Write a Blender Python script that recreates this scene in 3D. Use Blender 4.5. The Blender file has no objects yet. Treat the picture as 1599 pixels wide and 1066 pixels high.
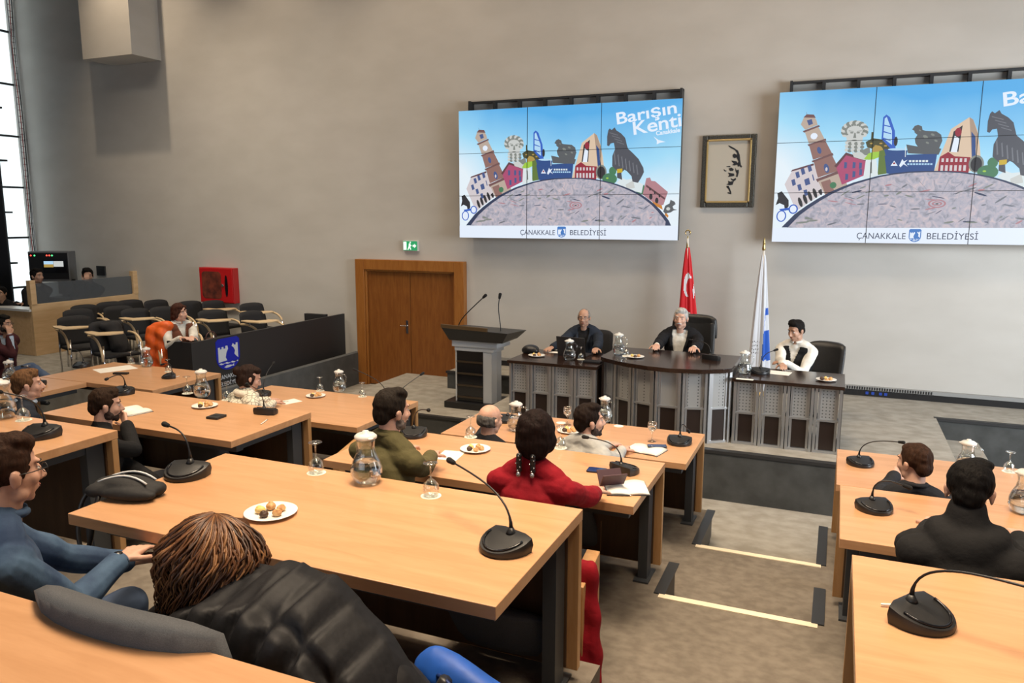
import bpy, math, random
import numpy as np
from mathutils import Vector, Matrix, noise
random.seed(7)
sc = bpy.context.scene
COL = sc.collection
H = 2.85                      # camera height over the lowest floor
# ------------------------------------------------------------------ camera
F, YAW, PIT, ROL = 1193.7, .403, .161, .002
_cy, _sy = math.cos(YAW), math.sin(YAW)
_fx = Vector((-_sy, _cy, 0)); _rt = Vector((_cy, _sy, 0)); _up = Vector((0, 0, 1))
_fw = _fx*math.cos(PIT) - _up*math.sin(PIT)
_u = _fx*math.sin(PIT) + _up*math.cos(PIT)
_r2 = _rt*math.cos(ROL) + _u*math.sin(ROL)
_u2 = -_rt*math.sin(ROL) + _u*math.cos(ROL)
cam = bpy.data.cameras.new('camera'); cam.sensor_width = 36; cam.lens = F/1599*36
cam.clip_start = .05; cam.clip_end = 200
co = bpy.data.objects.new('camera', cam); COL.objects.link(co)
R3 = Matrix((_r2, _u2, -_fw)).transposed()
co.matrix_world = Matrix.Translation((0, 0, H)) @ R3.to_4x4()
sc.camera = co
# ------------------------------------------------------------------ world, lights, exposure
sc.view_settings.view_transform = 'Standard'; sc.view_settings.look = 'None'
sc.view_settings.gamma = 1; sc.view_settings.use_curve_mapping = False
sc.view_settings.exposure = -0.06
W = bpy.data.worlds.new('world'); sc.world = W; W.use_nodes = True
W.node_tree.nodes['Background'].inputs[0].default_value = (.62, .76, 1, 1)
W.node_tree.nodes['Background'].inputs[1].default_value = .12
CEIL = 8.6
def area(name, loc, sx, sy, power, col, target=None, spread=180):
    l = bpy.data.lights.new(name, 'AREA'); l.shape = 'RECTANGLE'; l.size = sx; l.size_y = sy
    l.energy = power; l.color = col; l.spread = math.radians(spread)
    o = bpy.data.objects.new(name, l); COL.objects.link(o); o.location = loc
    d = Vector(target if target else (loc[0], loc[1], 0)) - Vector(loc)
    o.rotation_euler = d.to_track_quat('-Z', 'Y').to_euler()
    return o
WARM = (1, .80, .58); NEUT = (1, .93, .84)
def spot(name, loc, target, power, col, deg, blend=.25, r=.06):
    l = bpy.data.lights.new(name, 'SPOT'); l.energy = power; l.color = col; l.spot_size = math.radians(deg); l.spot_blend = blend; l.shadow_soft_size = r
    o = bpy.data.objects.new(name, l); COL.objects.link(o); o.location = loc
    o.rotation_euler = (Vector(target)-Vector(loc)).to_track_quat('-Z', 'Y').to_euler(); return o
for x_, pw in ((-11.9, 420), (-9.2, 300), (-6.5, 260)):
    spot('wall_spot', (x_, 9.3, 8.42), (x_+.7, 10.6, 3.2), pw, WARM, 92, 1.0)
area('ceiling_light_stage', (-1.6, 7.6, CEIL-.1), 7, .8, 150, WARM, (-1.4, 9.0, 0), 130)
area('ceiling_light_rows', (-1.2, 3.2, CEIL-.1), 2.6, 2.0, 215, WARM, (-1.0, 3.6, 0), 90)
area('ceiling_light_rows', (-5.6, 4.6, CEIL-.1), 3.0, 2.0, 170, WARM, (-5.2, 4.8, 0), 100)
area('fill_light_left', (-9.5, 6.8, CEIL-.1), 4, 1.5, 105, (1, .88, .72), (-9.8, 10.4, .8), 80)  # added fill, not a fixture: lifts the dark lower left wall
area('ceiling_light_rows', (1.6, 1.8, CEIL-.1), 1.6, 1.6, 85, WARM, (1.2, 2.8, 0), 80)
area('window_daylight_right', (5.8, 6.4, 2.9), 4.6, 3.0, 360, (.86, .93, 1), (-.3, 10.6, 1.5), 115)
area('window_daylight_back', (-3, -5.8, 5.0), 8, 3, 90, (.86, .92, 1), (-2.5, 10, 2.4), 150)
# ------------------------------------------------------------------ placing helpers
def ray(px, py): return _fw + _r2*((px-799.5)/F) - _u2*((py-533)/F)
def P(px, py, z):
    d = ray(px, py); return Vector((0, 0, H)) + d*((z-H)/d.z)
def PY(px, py, Y):
    d = ray(px, py); return Vector((0, 0, H)) + d*(Y/d.y)
# ------------------------------------------------------------------ materials
def nt(name):
    m = bpy.data.materials.new(name); m.use_nodes = True
    return m, m.node_tree.nodes, m.node_tree.links, m.node_tree.nodes['Principled BSDF']
MATS = {}
def mat(name, col, rough=.5, metal=0, emis=0, trans=0, ior=1.45, noise_amt=0, scale=20, bump=0, stretch=(1, 1, 1), spec=.5, detail=4, sheen=0, col2=None, coat=0):
    if name in MATS: return MATS[name]
    m, N, L, b = nt(name)
    b.inputs['Base Color'].default_value = (*col, 1)
    b.inputs['Roughness'].default_value = rough; b.inputs['Metallic'].default_value = metal
    b.inputs['Specular IOR Level'].default_value = spec
    b.inputs['Coat Weight'].default_value = coat
    if sheen: b.inputs['Sheen Weight'].default_value = sheen
    if emis: b.inputs['Emission Color'].default_value = (*col, 1); b.inputs['Emission Strength'].default_value = emis
    if trans: b.inputs['Transmission Weight'].default_value = trans; b.inputs['IOR'].default_value = ior
    if noise_amt or bump or col2:
        tc = N.new('ShaderNodeTexCoord'); mp = N.new('ShaderNodeMapping'); mp.inputs['Scale'].default_value = stretch
        no = N.new('ShaderNodeTexNoise'); no.inputs['Scale'].default_value = scale; no.inputs['Detail'].default_value = detail
        L.new(tc.outputs['Object'], mp.inputs['Vector']); L.new(mp.outputs[0], no.inputs['Vector'])
        cr = N.new('ShaderNodeValToRGB')
        c2 = col2 if col2 else tuple(min(1, c*(1+noise_amt)) for c in col)
        c1 = col if col2 else tuple(c*(1-noise_amt) for c in col)
        cr.color_ramp.elements[0].color = (*c1, 1); cr.color_ramp.elements[1].color = (*c2, 1)
        cr.color_ramp.elements[0].position = .35; cr.color_ramp.elements[1].position = .65
        L.new(no.outputs['Fac'], cr.inputs[0]); L.new(cr.outputs[0], b.inputs['Base Color'])
        if bump:
            bp = N.new('ShaderNodeBump'); bp.inputs['Strength'].default_value = bump; bp.inputs['Distance'].default_value = .01
            L.new(no.outputs['Fac'], bp.inputs['Height']); L.new(bp.outputs[0], b.inputs['Normal'])
    MATS[name] = m; return m
def wood(name, c1, c2, rough=.35, axis=0, sc_=1.0):
    if name in MATS: return MATS[name]
    m, N, L, b = nt(name)
    tc = N.new('ShaderNodeTexCoord'); mp = N.new('ShaderNodeMapping')
    s = [9*sc_, 9*sc_, 9*sc_]; s[axis] = 1.1*sc_; mp.inputs['Scale'].default_value = s
    n1 = N.new('ShaderNodeTexNoise'); n1.inputs['Scale'].default_value = 1.6; n1.inputs['Detail'].default_value = 7; n1.inputs['Distortion'].default_value = .9
    n2 = N.new('ShaderNodeTexNoise'); n2.inputs['Scale'].default_value = 14; n2.inputs['Detail'].default_value = 3
    L.new(tc.outputs['Object'], mp.inputs['Vector']); L.new(mp.outputs[0], n1.inputs['Vector']); L.new(mp.outputs[0], n2.inputs['Vector'])
    mx = N.new('ShaderNodeMath'); mx.operation = 'MULTIPLY_ADD'; mx.inputs[1].default_value = .25
    L.new(n2.outputs['Fac'], mx.inputs[0]); L.new(n1.outputs['Fac'], mx.inputs[2])
    cr = N.new('ShaderNodeValToRGB'); cr.color_ramp.elements[0].position = .42; cr.color_ramp.elements[1].position = .8
    cr.color_ramp.elements[0].color = (*c1, 1); cr.color_ramp.elements[1].color = (*c2, 1)
    L.new(mx.outputs[0], cr.inputs[0]); L.new(cr.outputs[0], b.inputs['Base Color'])
    b.inputs['Roughness'].default_value = rough
    MATS[name] = m; return m
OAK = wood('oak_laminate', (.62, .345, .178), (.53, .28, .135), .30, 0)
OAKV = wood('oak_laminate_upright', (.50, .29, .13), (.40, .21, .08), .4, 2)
OAKSHADE = wood('oak_panel_shaded', (.095, .050, .022), (.065, .033, .014), .45, 2)  # same oak with the shade under the tables put into its colour
BOOTHW = wood('booth_oak', (.72, .50, .28), (.62, .41, .21), .5, 1)
DOORW = wood('door_veneer', (.26, .095, .018), (.19, .06, .010), .4, 2, 1.5)
DOORF = wood('door_frame_veneer', (.36, .145, .03), (.28, .10, .018), .4, 2, 1.5)
WENGE = wood('wenge_top', (.030, .016, .011), (.020, .010, .007), .18, 0)
CARPET = mat('carpet', (.150, .128, .104), .95, noise_amt=.0, scale=13, bump=.30, stretch=(1, 1.25, 1), detail=12, col2=(.20, .174, .142), spec=.1)
CARPETS = mat('carpet_stage', (.265, .245, .208), .95, scale=6, bump=.3, stretch=(1, 1.4, 1), detail=12, col2=(.35, .33, .288), spec=.1)
CARPETD = mat('carpet_grey', (.060, .062, .060), .95, scale=5, bump=.3, detail=9, col2=(.085, .088, .086), spec=.1)
WALLP = mat('plaster_wall', (.50, .475, .43), .85, scale=1.3, detail=6, col2=(.54, .515, .47), bump=.05, stretch=(1, 1, 2.2))
WALLD = mat('plaster_wall_dark', (.10, .105, .115), .9, scale=1.2, detail=6, col2=(.13, .135, .145))
BLACK = mat('black_plastic', (.014, .014, .015), .38)
BLACKG = mat('black_gloss', (.008, .008, .010), .12)
BLACKM = mat('black_metal', (.025, .027, .030), .45)
GREYM = mat('dark_grey_metal', (.045, .050, .056), .5)
CHROME = mat('chrome', (.75, .75, .76), .15, 1)
ALU = mat('brushed_aluminium', (.50, .51, .52), .38, .85)
FOAM = mat('microphone_foam', (.01, .01, .011), .95)
WHITE = mat('white_porcelain', (.85, .84, .80), .25)
PAPER = mat('paper', (.85, .83, .76), .8)
def thin_glass():
    m = bpy.data.materials.new('clear_glass'); m.use_nodes = True; N = m.node_tree.nodes; L = m.node_tree.links; N.clear()
    o = N.new('ShaderNodeOutputMaterial'); mx = N.new('ShaderNodeMixShader'); t = N.new('ShaderNodeBsdfTransparent'); g = N.new('ShaderNodeBsdfGlossy'); lw = N.new('ShaderNodeLayerWeight')
    t.inputs[0].default_value = (.95, .965, .96, 1); g.inputs['Roughness'].default_value = .03; g.inputs[0].default_value = (1, 1, 1, 1); lw.inputs['Blend'].default_value = .22
    mt = N.new('ShaderNodeMath'); mt.operation = 'MULTIPLY_ADD'; mt.inputs[1].default_value = .75; mt.inputs[2].default_value = .04
    L.new(lw.outputs['Facing'], mt.inputs[0]); L.new(mt.outputs[0], mx.inputs[0]); L.new(t.outputs[0], mx.inputs[1]); L.new(g.outputs[0], mx.inputs[2]); L.new(mx.outputs[0], o.inputs[0])
    return m
GLASS = thin_glass()
WATER = mat('water', (.98, 1, 1), .0, trans=1, ior=1.33)
LID = mat('frosted_lid', (.86, .86, .82), .35, trans=.25)
COAST = mat('coaster_paper', (.86, .83, .72), .8)
PASTRY = mat('baked_pastry', (.50, .22, .07), .6, scale=60, col2=(.72, .45, .20), bump=.4)
PASTY2 = mat('yellow_pastry', (.80, .62, .18), .6, scale=60, col2=(.75, .50, .2))
CHOC = mat('chocolate', (.07, .035, .02), .5)
GFAB = mat('grey_upholstery', (.085, .09, .10), .9, scale=300, noise_amt=.15, bump=.2)
BFAB = mat('black_upholstery', (.012, .012, .014), .85, scale=300, noise_amt=.2, bump=.2)
LEATH = mat('black_leather', (.018, .017, .016), .38, scale=40, noise_amt=.1, bump=.1)
STRIP = mat('step_strip', (.80, .70, .52), .6)
BEECH = mat('beech_arm', (.62, .46, .27), .4)
RED = mat('red_paint', (.42, .015, .015), .35)
# ------------------------------------------------------------------ mesh helpers
class MB:
    def __init__(s): s.v = []; s.f = []; s.m = []
    def add(s, V, Fc, mi=0):
        o = len(s.v); s.v += [tuple(p) for p in V]
        s.f += [tuple(i+o for i in f) for f in Fc]; s.m += [mi]*len(Fc); return s
    def box(s, x0, x1, y0, y1, z0, z1, mi=0):
        V = [(x, y, z) for z in (z0, z1) for x, y in ((x0, y0), (x1, y0), (x1, y1), (x0, y1))]
        return s.add(V, [(3, 2, 1, 0), (4, 5, 6, 7), (0, 1, 5, 4), (1, 2, 6, 5), (2, 3, 7, 6), (3, 0, 4, 7)], mi)
    def obox(s, c, sz, M3, mi=0):
        V = [Vector(c) + M3 @ Vector((a*sz[0]/2, b*sz[1]/2, d*sz[2]/2)) for d in (-1, 1) for a, b in ((-1, -1), (1, -1), (1, 1), (-1, 1))]
        return s.add(V, [(3, 2, 1, 0), (4, 5, 6, 7), (0, 1, 5, 4), (1, 2, 6, 5), (2, 3, 7, 6), (3, 0, 4, 7)], mi)
    def prism(s, pts, z0, z1, mi=0, ax='z'):
        n = len(pts)
        def q(p, z):
            return (p[0], p[1], z) if ax == 'z' else ((p[0], z, p[1]) if ax == 'y' else (z, p[0], p[1]))
        V = [q(p, z0) for p in pts] + [q(p, z1) for p in pts]
        Fc = [tuple(range(n))[::-1], tuple(range(n, 2*n))] + [(i, (i+1) % n, n+(i+1) % n, n+i) for i in range(n)]
        return s.add(V, Fc, mi)
    def lathe(s, prof, n=20, c=(0, 0, 0), mi=0, cap=True):
        V = []; Fc = []
        for r, z in prof:
            for k in range(n):
                a = 2*math.pi*k/n; V.append((c[0]+r*math.cos(a), c[1]+r*math.sin(a), c[2]+z))
        for j in range(len(prof)-1):
            for k in range(n):
                Fc.append((j*n+k, j*n+(k+1) % n, (j+1)*n+(k+1) % n, (j+1)*n+k))
        if cap:
            Fc.append(tuple(range(n))[::-1]); Fc.append(tuple((len(prof)-1)*n+k for k in range(n)))
        return s.add(V, Fc, mi)
    def tube(s, pts, r, n=8, mi=0, cap=True):
        pts = [Vector(p) for p in pts]; V = []; Fc = []
        rr = r if isinstance(r, (list, tuple)) else [r]*len(pts)
        up = Vector((0, 0, 1)); prev = None
        for i, p in enumerate(pts):
            t = (pts[min(i+1, len(pts)-1)] - pts[max(i-1, 0)]).normalized()
            if prev is None:
                a = t.cross(up if abs(t.z) < .9 else Vector((1, 0, 0))).normalized()
            else:
                a = (prev - t*prev.dot(t)).normalized()
            prev = a; b = t.cross(a)
            for k in range(n):
                g = 2*math.pi*k/n; V.append(p + (a*math.cos(g) + b*math.sin(g))*rr[i])
        for j in range(len(pts)-1):
            for k in range(n):
                Fc.append((j*n+k, j*n+(k+1) % n, (j+1)*n+(k+1) % n, (j+1)*n+k))
        if cap:
            Fc.append(tuple(range(n))[::-1]); Fc.append(tuple((len(pts)-1)*n+k for k in range(n)))
        return s.add(V, Fc, mi)
    def ell(s, c, r, M3=None, n=14, m=9, mi=0):
        V = []; Fc = []; c = Vector(c); M3 = M3 or Matrix.Identity(3)
        V.append(c + M3 @ Vector((0, 0, -r[2])))
        for j in range(1, m):
            th = -math.pi/2 + math.pi*j/m
            for k in range(n):
                a = 2*math.pi*k/n
                V.append(c + M3 @ Vector((r[0]*math.cos(th)*math.cos(a), r[1]*math.cos(th)*math.sin(a), r[2]*math.sin(th))))
        V.append(c + M3 @ Vector((0, 0, r[2])))
        for k in range(n): Fc.append((0, 1+(k+1) % n, 1+k))
        for j in range(m-2):
            for k in range(n): Fc.append((1+j*n+k, 1+j*n+(k+1) % n, 1+(j+1)*n+(k+1) % n, 1+(j+1)*n+k))
        l = 1+(m-2)*n
        for k in range(n): Fc.append((l+k, l+(k+1) % n, l+n))
        return s.add(V, Fc, mi)
    def cap(s, p0, p1, r0, r1=None, n=12, mi=0, flat=1.0, fdir=None):
        """tapered capsule"""
        r1 = r0 if r1 is None else r1
        p0 = Vector(p0); p1 = Vector(p1); d = p1-p0; L = d.length
        t = d.normalized() if L > 1e-6 else Vector((0, 0, 1))
        f = Vector(fdir) if fdir else (Vector((0, 0, 1)) if abs(t.z) < .9 else Vector((0, 1, 0)))
        a = t.cross(f).normalized(); b = a.cross(t)*flat
        V = []; rings = []
        for i in range(4): g = -math.pi/2 + math.pi/2*i/3.; rings.append((p0 + t*r0*math.sin(g), max(r0*math.cos(g), 1e-4)))
        for i in range(4): g = math.pi/2*i/3.; rings.append((p1 + t*r1*math.sin(g), max(r1*math.cos(g), 1e-4)))
        for p, r in rings:
            for k in range(n):
                g = 2*math.pi*k/n; V.append(p + a*(r*math.cos(g)) + b*(r*math.sin(g)))
        Fc = []
        for j in range(7):
            for k in range(n): Fc.append((j*n+k, j*n+(k+1) % n, (j+1)*n+(k+1) % n, (j+1)*n+k))
        Fc.append(tuple(range(n))[::-1]); Fc.append(tuple(7*n+k for k in range(n)))
        return s.add(V, Fc, mi)
    def mesh(s, name, mats, smooth=False):
        me = bpy.data.meshes.new(name); me.from_pydata(s.v, [], s.f)
        for m in (mats if isinstance(mats, (list, tuple)) else [mats]): me.materials.append(m)
        me.polygons.foreach_set('material_index', s.m)
        if smooth: me.polygons.foreach_set('use_smooth', [True]*len(me.polygons))
        me.update(); return me
    def build(s, name, mats, parent=None, smooth=False, loc=None, bevel=0, rotz=0, auto=None):
        me = s.mesh(name, mats, smooth or auto is not None)
        o = bpy.data.objects.new(name, me); COL.objects.link(o)
        if parent: o.parent = parent
        if loc is not None: o.location = loc
        if rotz: o.rotation_euler[2] = rotz
        if bevel:
            md = o.modifiers.new('bevel', 'BEVEL'); md.width = bevel; md.segments = 2; md.limit_method = 'ANGLE'
        if auto is not None:
            me.set_sharp_from_angle(angle=math.radians(auto))
        return o
def tag(o, label, cat, group=None, kind=None):
    if label: o['label'] = label
    if cat: o['category'] = cat
    if group: o['group'] = group
    if kind: o['kind'] = kind
    return o
def thing(name, label, cat, loc, rotz=0, group=None):
    o = bpy.data.objects.new(name, None); COL.objects.link(o); o.empty_display_size = .05
    o.location = loc; o.rotation_euler[2] = rotz
    return tag(o, label, cat, group)
def struct(o): o['kind'] = 'structure'; return o
def rounded(w, d, r, n=5):
    out = []
    for cx, cy, a0 in ((w/2-r, d/2-r, 0), (-w/2+r, d/2-r, 90), (-w/2+r, -d/2+r, 180), (w/2-r, -d/2+r, 270)):
        for i in range(n):
            a = math.radians(a0+90*i/(n-1)); out.append((cx+r*math.cos(a), cy+r*math.sin(a)))
    return out
def bez(pts, n=14):
    pts = [Vector(p) for p in pts]; out = []
    for i in range(n+1):
        q = pts[:]; t = i/n
        while len(q) > 1: q = [q[k].lerp(q[k+1], t) for k in range(len(q)-1)]
        out.append(q[0])
    return out
def text(name, body, size, M, m, parent=None, extrude=.001, align='LEFT', bold=0, sx=1.0):
    cu = bpy.data.curves.new(name, 'FONT'); cu.body = body; cu.size = size; cu.extrude = extrude; cu.align_x = align; cu.offset = bold
    o = bpy.data.objects.new(name+'_tmp', cu); COL.objects.link(o)
    dg = bpy.context.evaluated_depsgraph_get(); dg.update()
    me = bpy.data.meshes.new_from_object(o.evaluated_get(dg)); bpy.data.objects.remove(o)
    me.transform(Matrix.Diagonal((sx, 1, 1, 1))); me.transform(M); me.materials.clear(); me.materials.append(m)
    ob = bpy.data.objects.new(name, me); COL.objects.link(ob)
    if parent: ob.parent = parent
    return ob
def blob(name, mb, m, parent, voxel=.006, smooth=4, cut=None, disp=0, dscale=.06, loc=None):
    me = mb.mesh(name, m)
    o = bpy.data.objects.new(name+'_tmp', me); COL.objects.link(o)
    r = o.modifiers.new('r', 'REMESH'); r.mode = 'VOXEL'; r.voxel_size = voxel
    s = o.modifiers.new('s', 'SMOOTH'); s.factor = .5; s.iterations = smooth
    dg = bpy.context.evaluated_depsgraph_get(); dg.update()
    me2 = bpy.data.meshes.new_from_object(o.evaluated_get(dg)); bpy.data.objects.remove(o)
    n = len(me2.vertices); co_ = np.empty(n*3, 'f'); me2.vertices.foreach_get('co', co_); co_ = co_.reshape(-1, 3)
    if disp:
        nr = np.empty(n*3, 'f'); me2.vertices.foreach_get('normal', nr); nr = nr.reshape(-1, 3)
        q = co_/dscale
        d = (np.sin(q[:, 0]*1.3+2*np.sin(q[:, 2]*.9+q[:, 1]*.4)) + np.sin(q[:, 2]*2.1+q[:, 0]*.8+1.5*np.sin(q[:, 1]*1.1)) + .5*np.sin(q[:, 1]*2.7-q[:, 2]*1.7))/2.5
        co_ += nr*(d*disp)[:, None]; me2.vertices.foreach_set('co', co_.ravel())
    if cut is not None:
        import bmesh
        bm = bmesh.new(); bm.from_mesh(me2); bm.verts.ensure_lookup_table()
        kill = [v for v in bm.verts if cut(v.co)]
        bmesh.ops.delete(bm, geom=kill, context='VERTS'); bm.to_mesh(me2); bm.free()
    me2.materials.clear(); me2.materials.append(m)
    me2.polygons.foreach_set('use_smooth', [True]*len(me2.polygons)); me2.name = name
    ob = bpy.data.objects.new(name, me2); COL.objects.link(ob)
    if parent: ob.parent = parent
    if loc is not None: ob.location = loc
    return ob
# ------------------------------------------------------------------ setting
STG, PLT, T1, T2, T3, T4, LFT = .52, .25, .29, .53, .80, 1.05, .45
TA, TB, TC, TD = H-1.25, H-1.57, H-1.815, H-1.0
WY = 11.0; LX = -15.75; RX = 6.0
def solid(name, b, m, **k):
    mb = MB(); mb.box(*b); return struct(mb.build(name, m, **k))
solid('floor', (LX, RX, -6, WY+.1, -.1, 0), CARPETS)
w = MB(); w.box(LX-.2, RX+.2, WY, WY+.25, -.1, CEIL); struct(w.build('wall_front', WALLP))
solid('wall_right', (RX, RX+.2, -6, WY, -.1, 2.0), WALLP)
w = MB(); w.box(RX, RX+.2, -6, WY, 5.2, CEIL); struct(w.build('wall_right_upper', WALLP)); w = MB(); w.box(RX, RX+.2, 9.0, WY, 2.0, 5.2); struct(w.build('wall_right_end', WALLP))
solid('ceiling', (LX-.2, RX+.2, -6, WY+.25, CEIL, CEIL+.2), mat('ceiling_paint', (.45, .43, .40), .9))
# left wall with the tall window strip at the corner, then a dark wall behind the curtain
solid('wall_left', (LX-.25, LX, -6, 9.55, -.1, CEIL), WALLD)
wm = MB()
for z in np.arange(.35, CEIL, 1.03): wm.box(LX-.06, LX-.01, 9.55, WY, z-.02, z+.02)
struct(wm.build('trim_1', BLACKM))
gl = MB(); gl.box(LX-.12, LX-.10, 9.55, WY, 0, CEIL)
struct(gl.build('window_1', mat('bright_window', (.86, .97, 1), .3, emis=1.25)))
for k, z in enumerate(np.arange(.87, CEIL, 1.03)):
    b = MB(); b.box(LX-.02, LX+.16, 10.28, 10.56, z-.018, z+.018)
    tag(b.build('shelf_bracket', BLACKM), 'short black bracket ledge across the bright window strip', 'bracket', 'bracket ledges up the window strip')
# window cable ladder
t = thing('cable_ladder', 'silver cable ladder with red and grey cables running up the window edge', 'cable ladder', (LX+.14, WY-.02, LFT))
m_ = MB()
for yy in (-.10, 0.0): m_.tube([(0, yy, .6), (0, yy, CEIL-LFT-.05)], .012, 6)
for z in np.arange(.7, 8.0, .12): m_.tube([(0, -.10, z), (0, 0, z)], .006, 5)
m_.build('ladder', ALU, t)
for c, yy, nm in (((.35, .03, .03), -.07, 'cable_red'), ((.02, .02, .02), -.03, 'cable_black')):
    cb = MB(); cb.tube([(.02+.01*math.sin(z*3), yy+.015*math.sin(z*2), z) for z in np.arange(.2, 8.0, .25)], .009, 6)
    cb.build('cable', mat(nm, c, .5), t)
# black curtain
cu = MB(); V = []; n = 90
for i in range(n):
    y = 10.36 - i*.075; x = LX+.22+.05*math.sin(i*1.1)+.02*math.sin(i*2.7)
    V += [(x, y, LFT+.02), (x-.02, y, CEIL-.02)]
cu.add(V, [(2*i, 2*i+2, 2*i+3, 2*i+1) for i in range(n-1)])
o = cu.build('curtain', mat('black_curtain', (.012, .012, .016), .9), smooth=True)
sm = o.modifiers.new('thick', 'SOLIDIFY'); sm.thickness = .01
tag(o, 'full height black curtain hanging beside the bright window strip', 'curtain')
# left raised floor, its fascia and concrete end block
solid('floor_left_platform', (LX, -7.66, 7.35, WY, -.02, LFT), CARPETS)
solid('trim_2', (-7.66, -7.63, 7.36, WY, 0, LFT+.005), CARPETD)
fc = MB(); fc.box(-7.63, -7.52, 7.4, WY-.02, .0, LFT+.10); struct(fc.build('trim_3', mat('grey_stone_fascia', (.075, .08, .082), .85, scale=6, col2=(.10, .105, .108))))
# tiers (front to back) with an aisle notch
def tier(name, z, yb, yrow, yaisle):
    mb = MB()
    mb.box(LX, -.90, yb, yrow, z-.3, z); mb.box(.02, RX, yb, yrow, z-.3, z); mb.box(-.90, .02, yb, yaisle, z-.3, z)
    return struct(mb.build(name, CARPET))
tier('floor_tier_1', T1, 4.2, 6.62, 5.84)
tier('floor_tier_2', T2, 2.9, 4.93, 4.46)
tier('floor_tier_3', T3, .8, 3.16, 2.98)
tier('floor_tier_4', T4, -6, .92, .92)
for nm, z, y in (('trim_4', T1, 5.84), ('trim_5', T2, 4.46), ('trim_6', T3, 2.98)):
    solid(nm, (-.90, .02, y-.045, y+.008, z, z+.006), STRIP)
for nm, z, ya, yr in (('trim_7', T1, 5.84, 6.62), ('trim_8', T2, 4.46, 4.93)):
    m_ = MB()
    for x in (-.90, .02):
        s = -1 if x < -.5 else 1
        m_.box(x-.035, x+.035, ya, yr, z, z+.008); m_.box(x-.004 if s > 0 else x-.0, x+.004 if s > 0 else x+.008, ya, yr, z-.24, z)
    struct(m_.build(nm, BLACKM))
# stage and lower platform
st = MB(); st.box(-3.9, 1.17, 7.70, WY, -.02, STG); st.box(-5.42, -3.9, 10.22, WY, -.02, STG); st.box(1.17, RX, 10.05, WY, -.02, STG)
struct(st.build('floor_stage', CARPETS))
s_ = MB(); s_.box(1.17, 1.62, 9.35, 10.05, -.02, .27); struct(s_.build('floor_stage_step', CARPETS))
s_ = MB(); s_.box(-6.6, -3.9, 8.66, WY, -.02, PLT); struct(s_.build('floor_low_platform', CARPETS))
s_ = MB()
s_.box(-3.9, 1.17, 7.685, 7.70, 0, STG-.03); s_.box(1.16, RX, 10.035, 10.05, 0, STG-.03)
s_.box(-6.6, -3.9, 8.645, 8.66, 0, PLT-.03); s_.box(-5.43, -3.9, 10.205, 10.22, PLT, STG-.03)
s_.box(-3.915, -3.9, 7.7, 10.22, PLT, STG-.03); s_.box(-5.435, -5.42, 10.22, WY, PLT, STG-.03)
struct(s_.build('trim_9', CARPETD))
s_ = MB()
s_.box(-3.92, 1.18, 7.675, 7.76, STG-.03, STG+.003); s_.box(1.15, RX, 10.02, 10.09, STG-.03, STG+.003)
s_.box(-6.6, -3.9, 8.63, 8.70, PLT-.03, PLT+.003); s_.box(-5.45, -3.9, 10.19, 10.25, STG-.03, STG+.003)
struct(s_.build('trim_10', mat('nosing_black', (.02, .02, .021), .6)))
b = MB(); b.box(-5.42, RX, WY-.06, WY, STG, STG+.085); struct(b.build('baseboard_front', BLACK))
b = MB(); b.box(-5.42, RX, WY-.07, WY, STG+.085, STG+.13)
for k in range(34): b.box(.2+k*.03, .215+k*.03, WY-.075, WY-.07, STG+.09, STG+.125, 1)
struct(b.build('trim_11', [mat('grey_duct', (.28, .28, .27), .6), BLACK]))
# blue floor sockets in the black skirting
for k, x in enumerate((.42, .47, .58, .63)):
    p = PY((1353, 1362, 1374, 1382)[k], (624, 625, 626, 627)[k], WY-.065)
    s_ = MB(); s_.box(-.018, .018, -.008, 0, -.018, .018)
    tag(s_.build('wall_socket', mat('socket_blue', (.02, .06, .35), .4), loc=(p.x, WY-.06, STG+.045)), 'small blue socket set in the black skirting of the stage wall', 'socket', 'blue sockets in the stage skirting')
# hanging bulkhead box
b = MB(); b.box(-12.95, -11.72, 10.36, WY, H+2.83, CEIL); struct(b.build('trim_12', WALLP))
# ------------------------------------------------------------------ door, signs
def door():
    x0, x1, z1 = -7.53, -5.48, H-.70
    o = thing('double_door', 'orange brown double door with wide wooden frame under the exit sign', 'door', ((x0+x1)/2, WY, 0)); o['kind'] = 'structure'; o.name = 'door_1'
    w = (x1-x0)/2; f = MB(); t_ = .17
    f.box(-w, -w+t_, -.12, .0, 0, z1); f.box(w-t_, w, -.12, .0, 0, z1); f.box(-w+t_, w-t_, -.12, 0, z1-t_, z1)
    f.box(-w+t_, -w+t_+.03, -.09, 0, 0, z1-t_); f.box(w-t_-.03, w-t_, -.09, 0, 0, z1-t_); f.box(-w+t_+.03, w-t_-.03, -.09, 0, z1-t_-.03, z1-t_)
    f.build('door_frame', DOORF, o, bevel=.006)
    for s in (-1, 1):
        l = MB(); l.box(min(0, s*(w-t_-.03))+.004, max(0, s*(w-t_-.03))-.004, -.05, -.005, .01, z1-t_-.035)
        lf = l.build('door_leaf', DOORW, o, bevel=.004)
        if s > 0: continue
        h = MB(); h.box(-.085, -.045, -.058, -.05, .93, 1.15); h.cap((-.065, -.07, 1.06), (-.065, -.10, 1.06), .009); h.cap((-.065, -.10, 1.06), (-.165, -.10, 1.06), .009)
        h.build('handle', CHROME, lf)
door()
o = thing('exit_sign', 'small green exit sign with running figure above the wooden door', 'exit sign', (PY(643, 384, WY).x, WY, H-.55))
b = MB(); b.box(-.14, .14, -.05, 0, -.0, .17); b.build('housing', mat('sign_housing', (.6, .62, .6), .4), o, bevel=.004)
G_ = mat('sign_green', (.03, .40, .16), .4, emis=.35); Wt = mat('sign_white', (.85, .95, .9), .4, emis=.8)
b = MB(); b.box(-.13, .13, -.054, -.05, .01, .16); b.build('face', G_, o)
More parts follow.
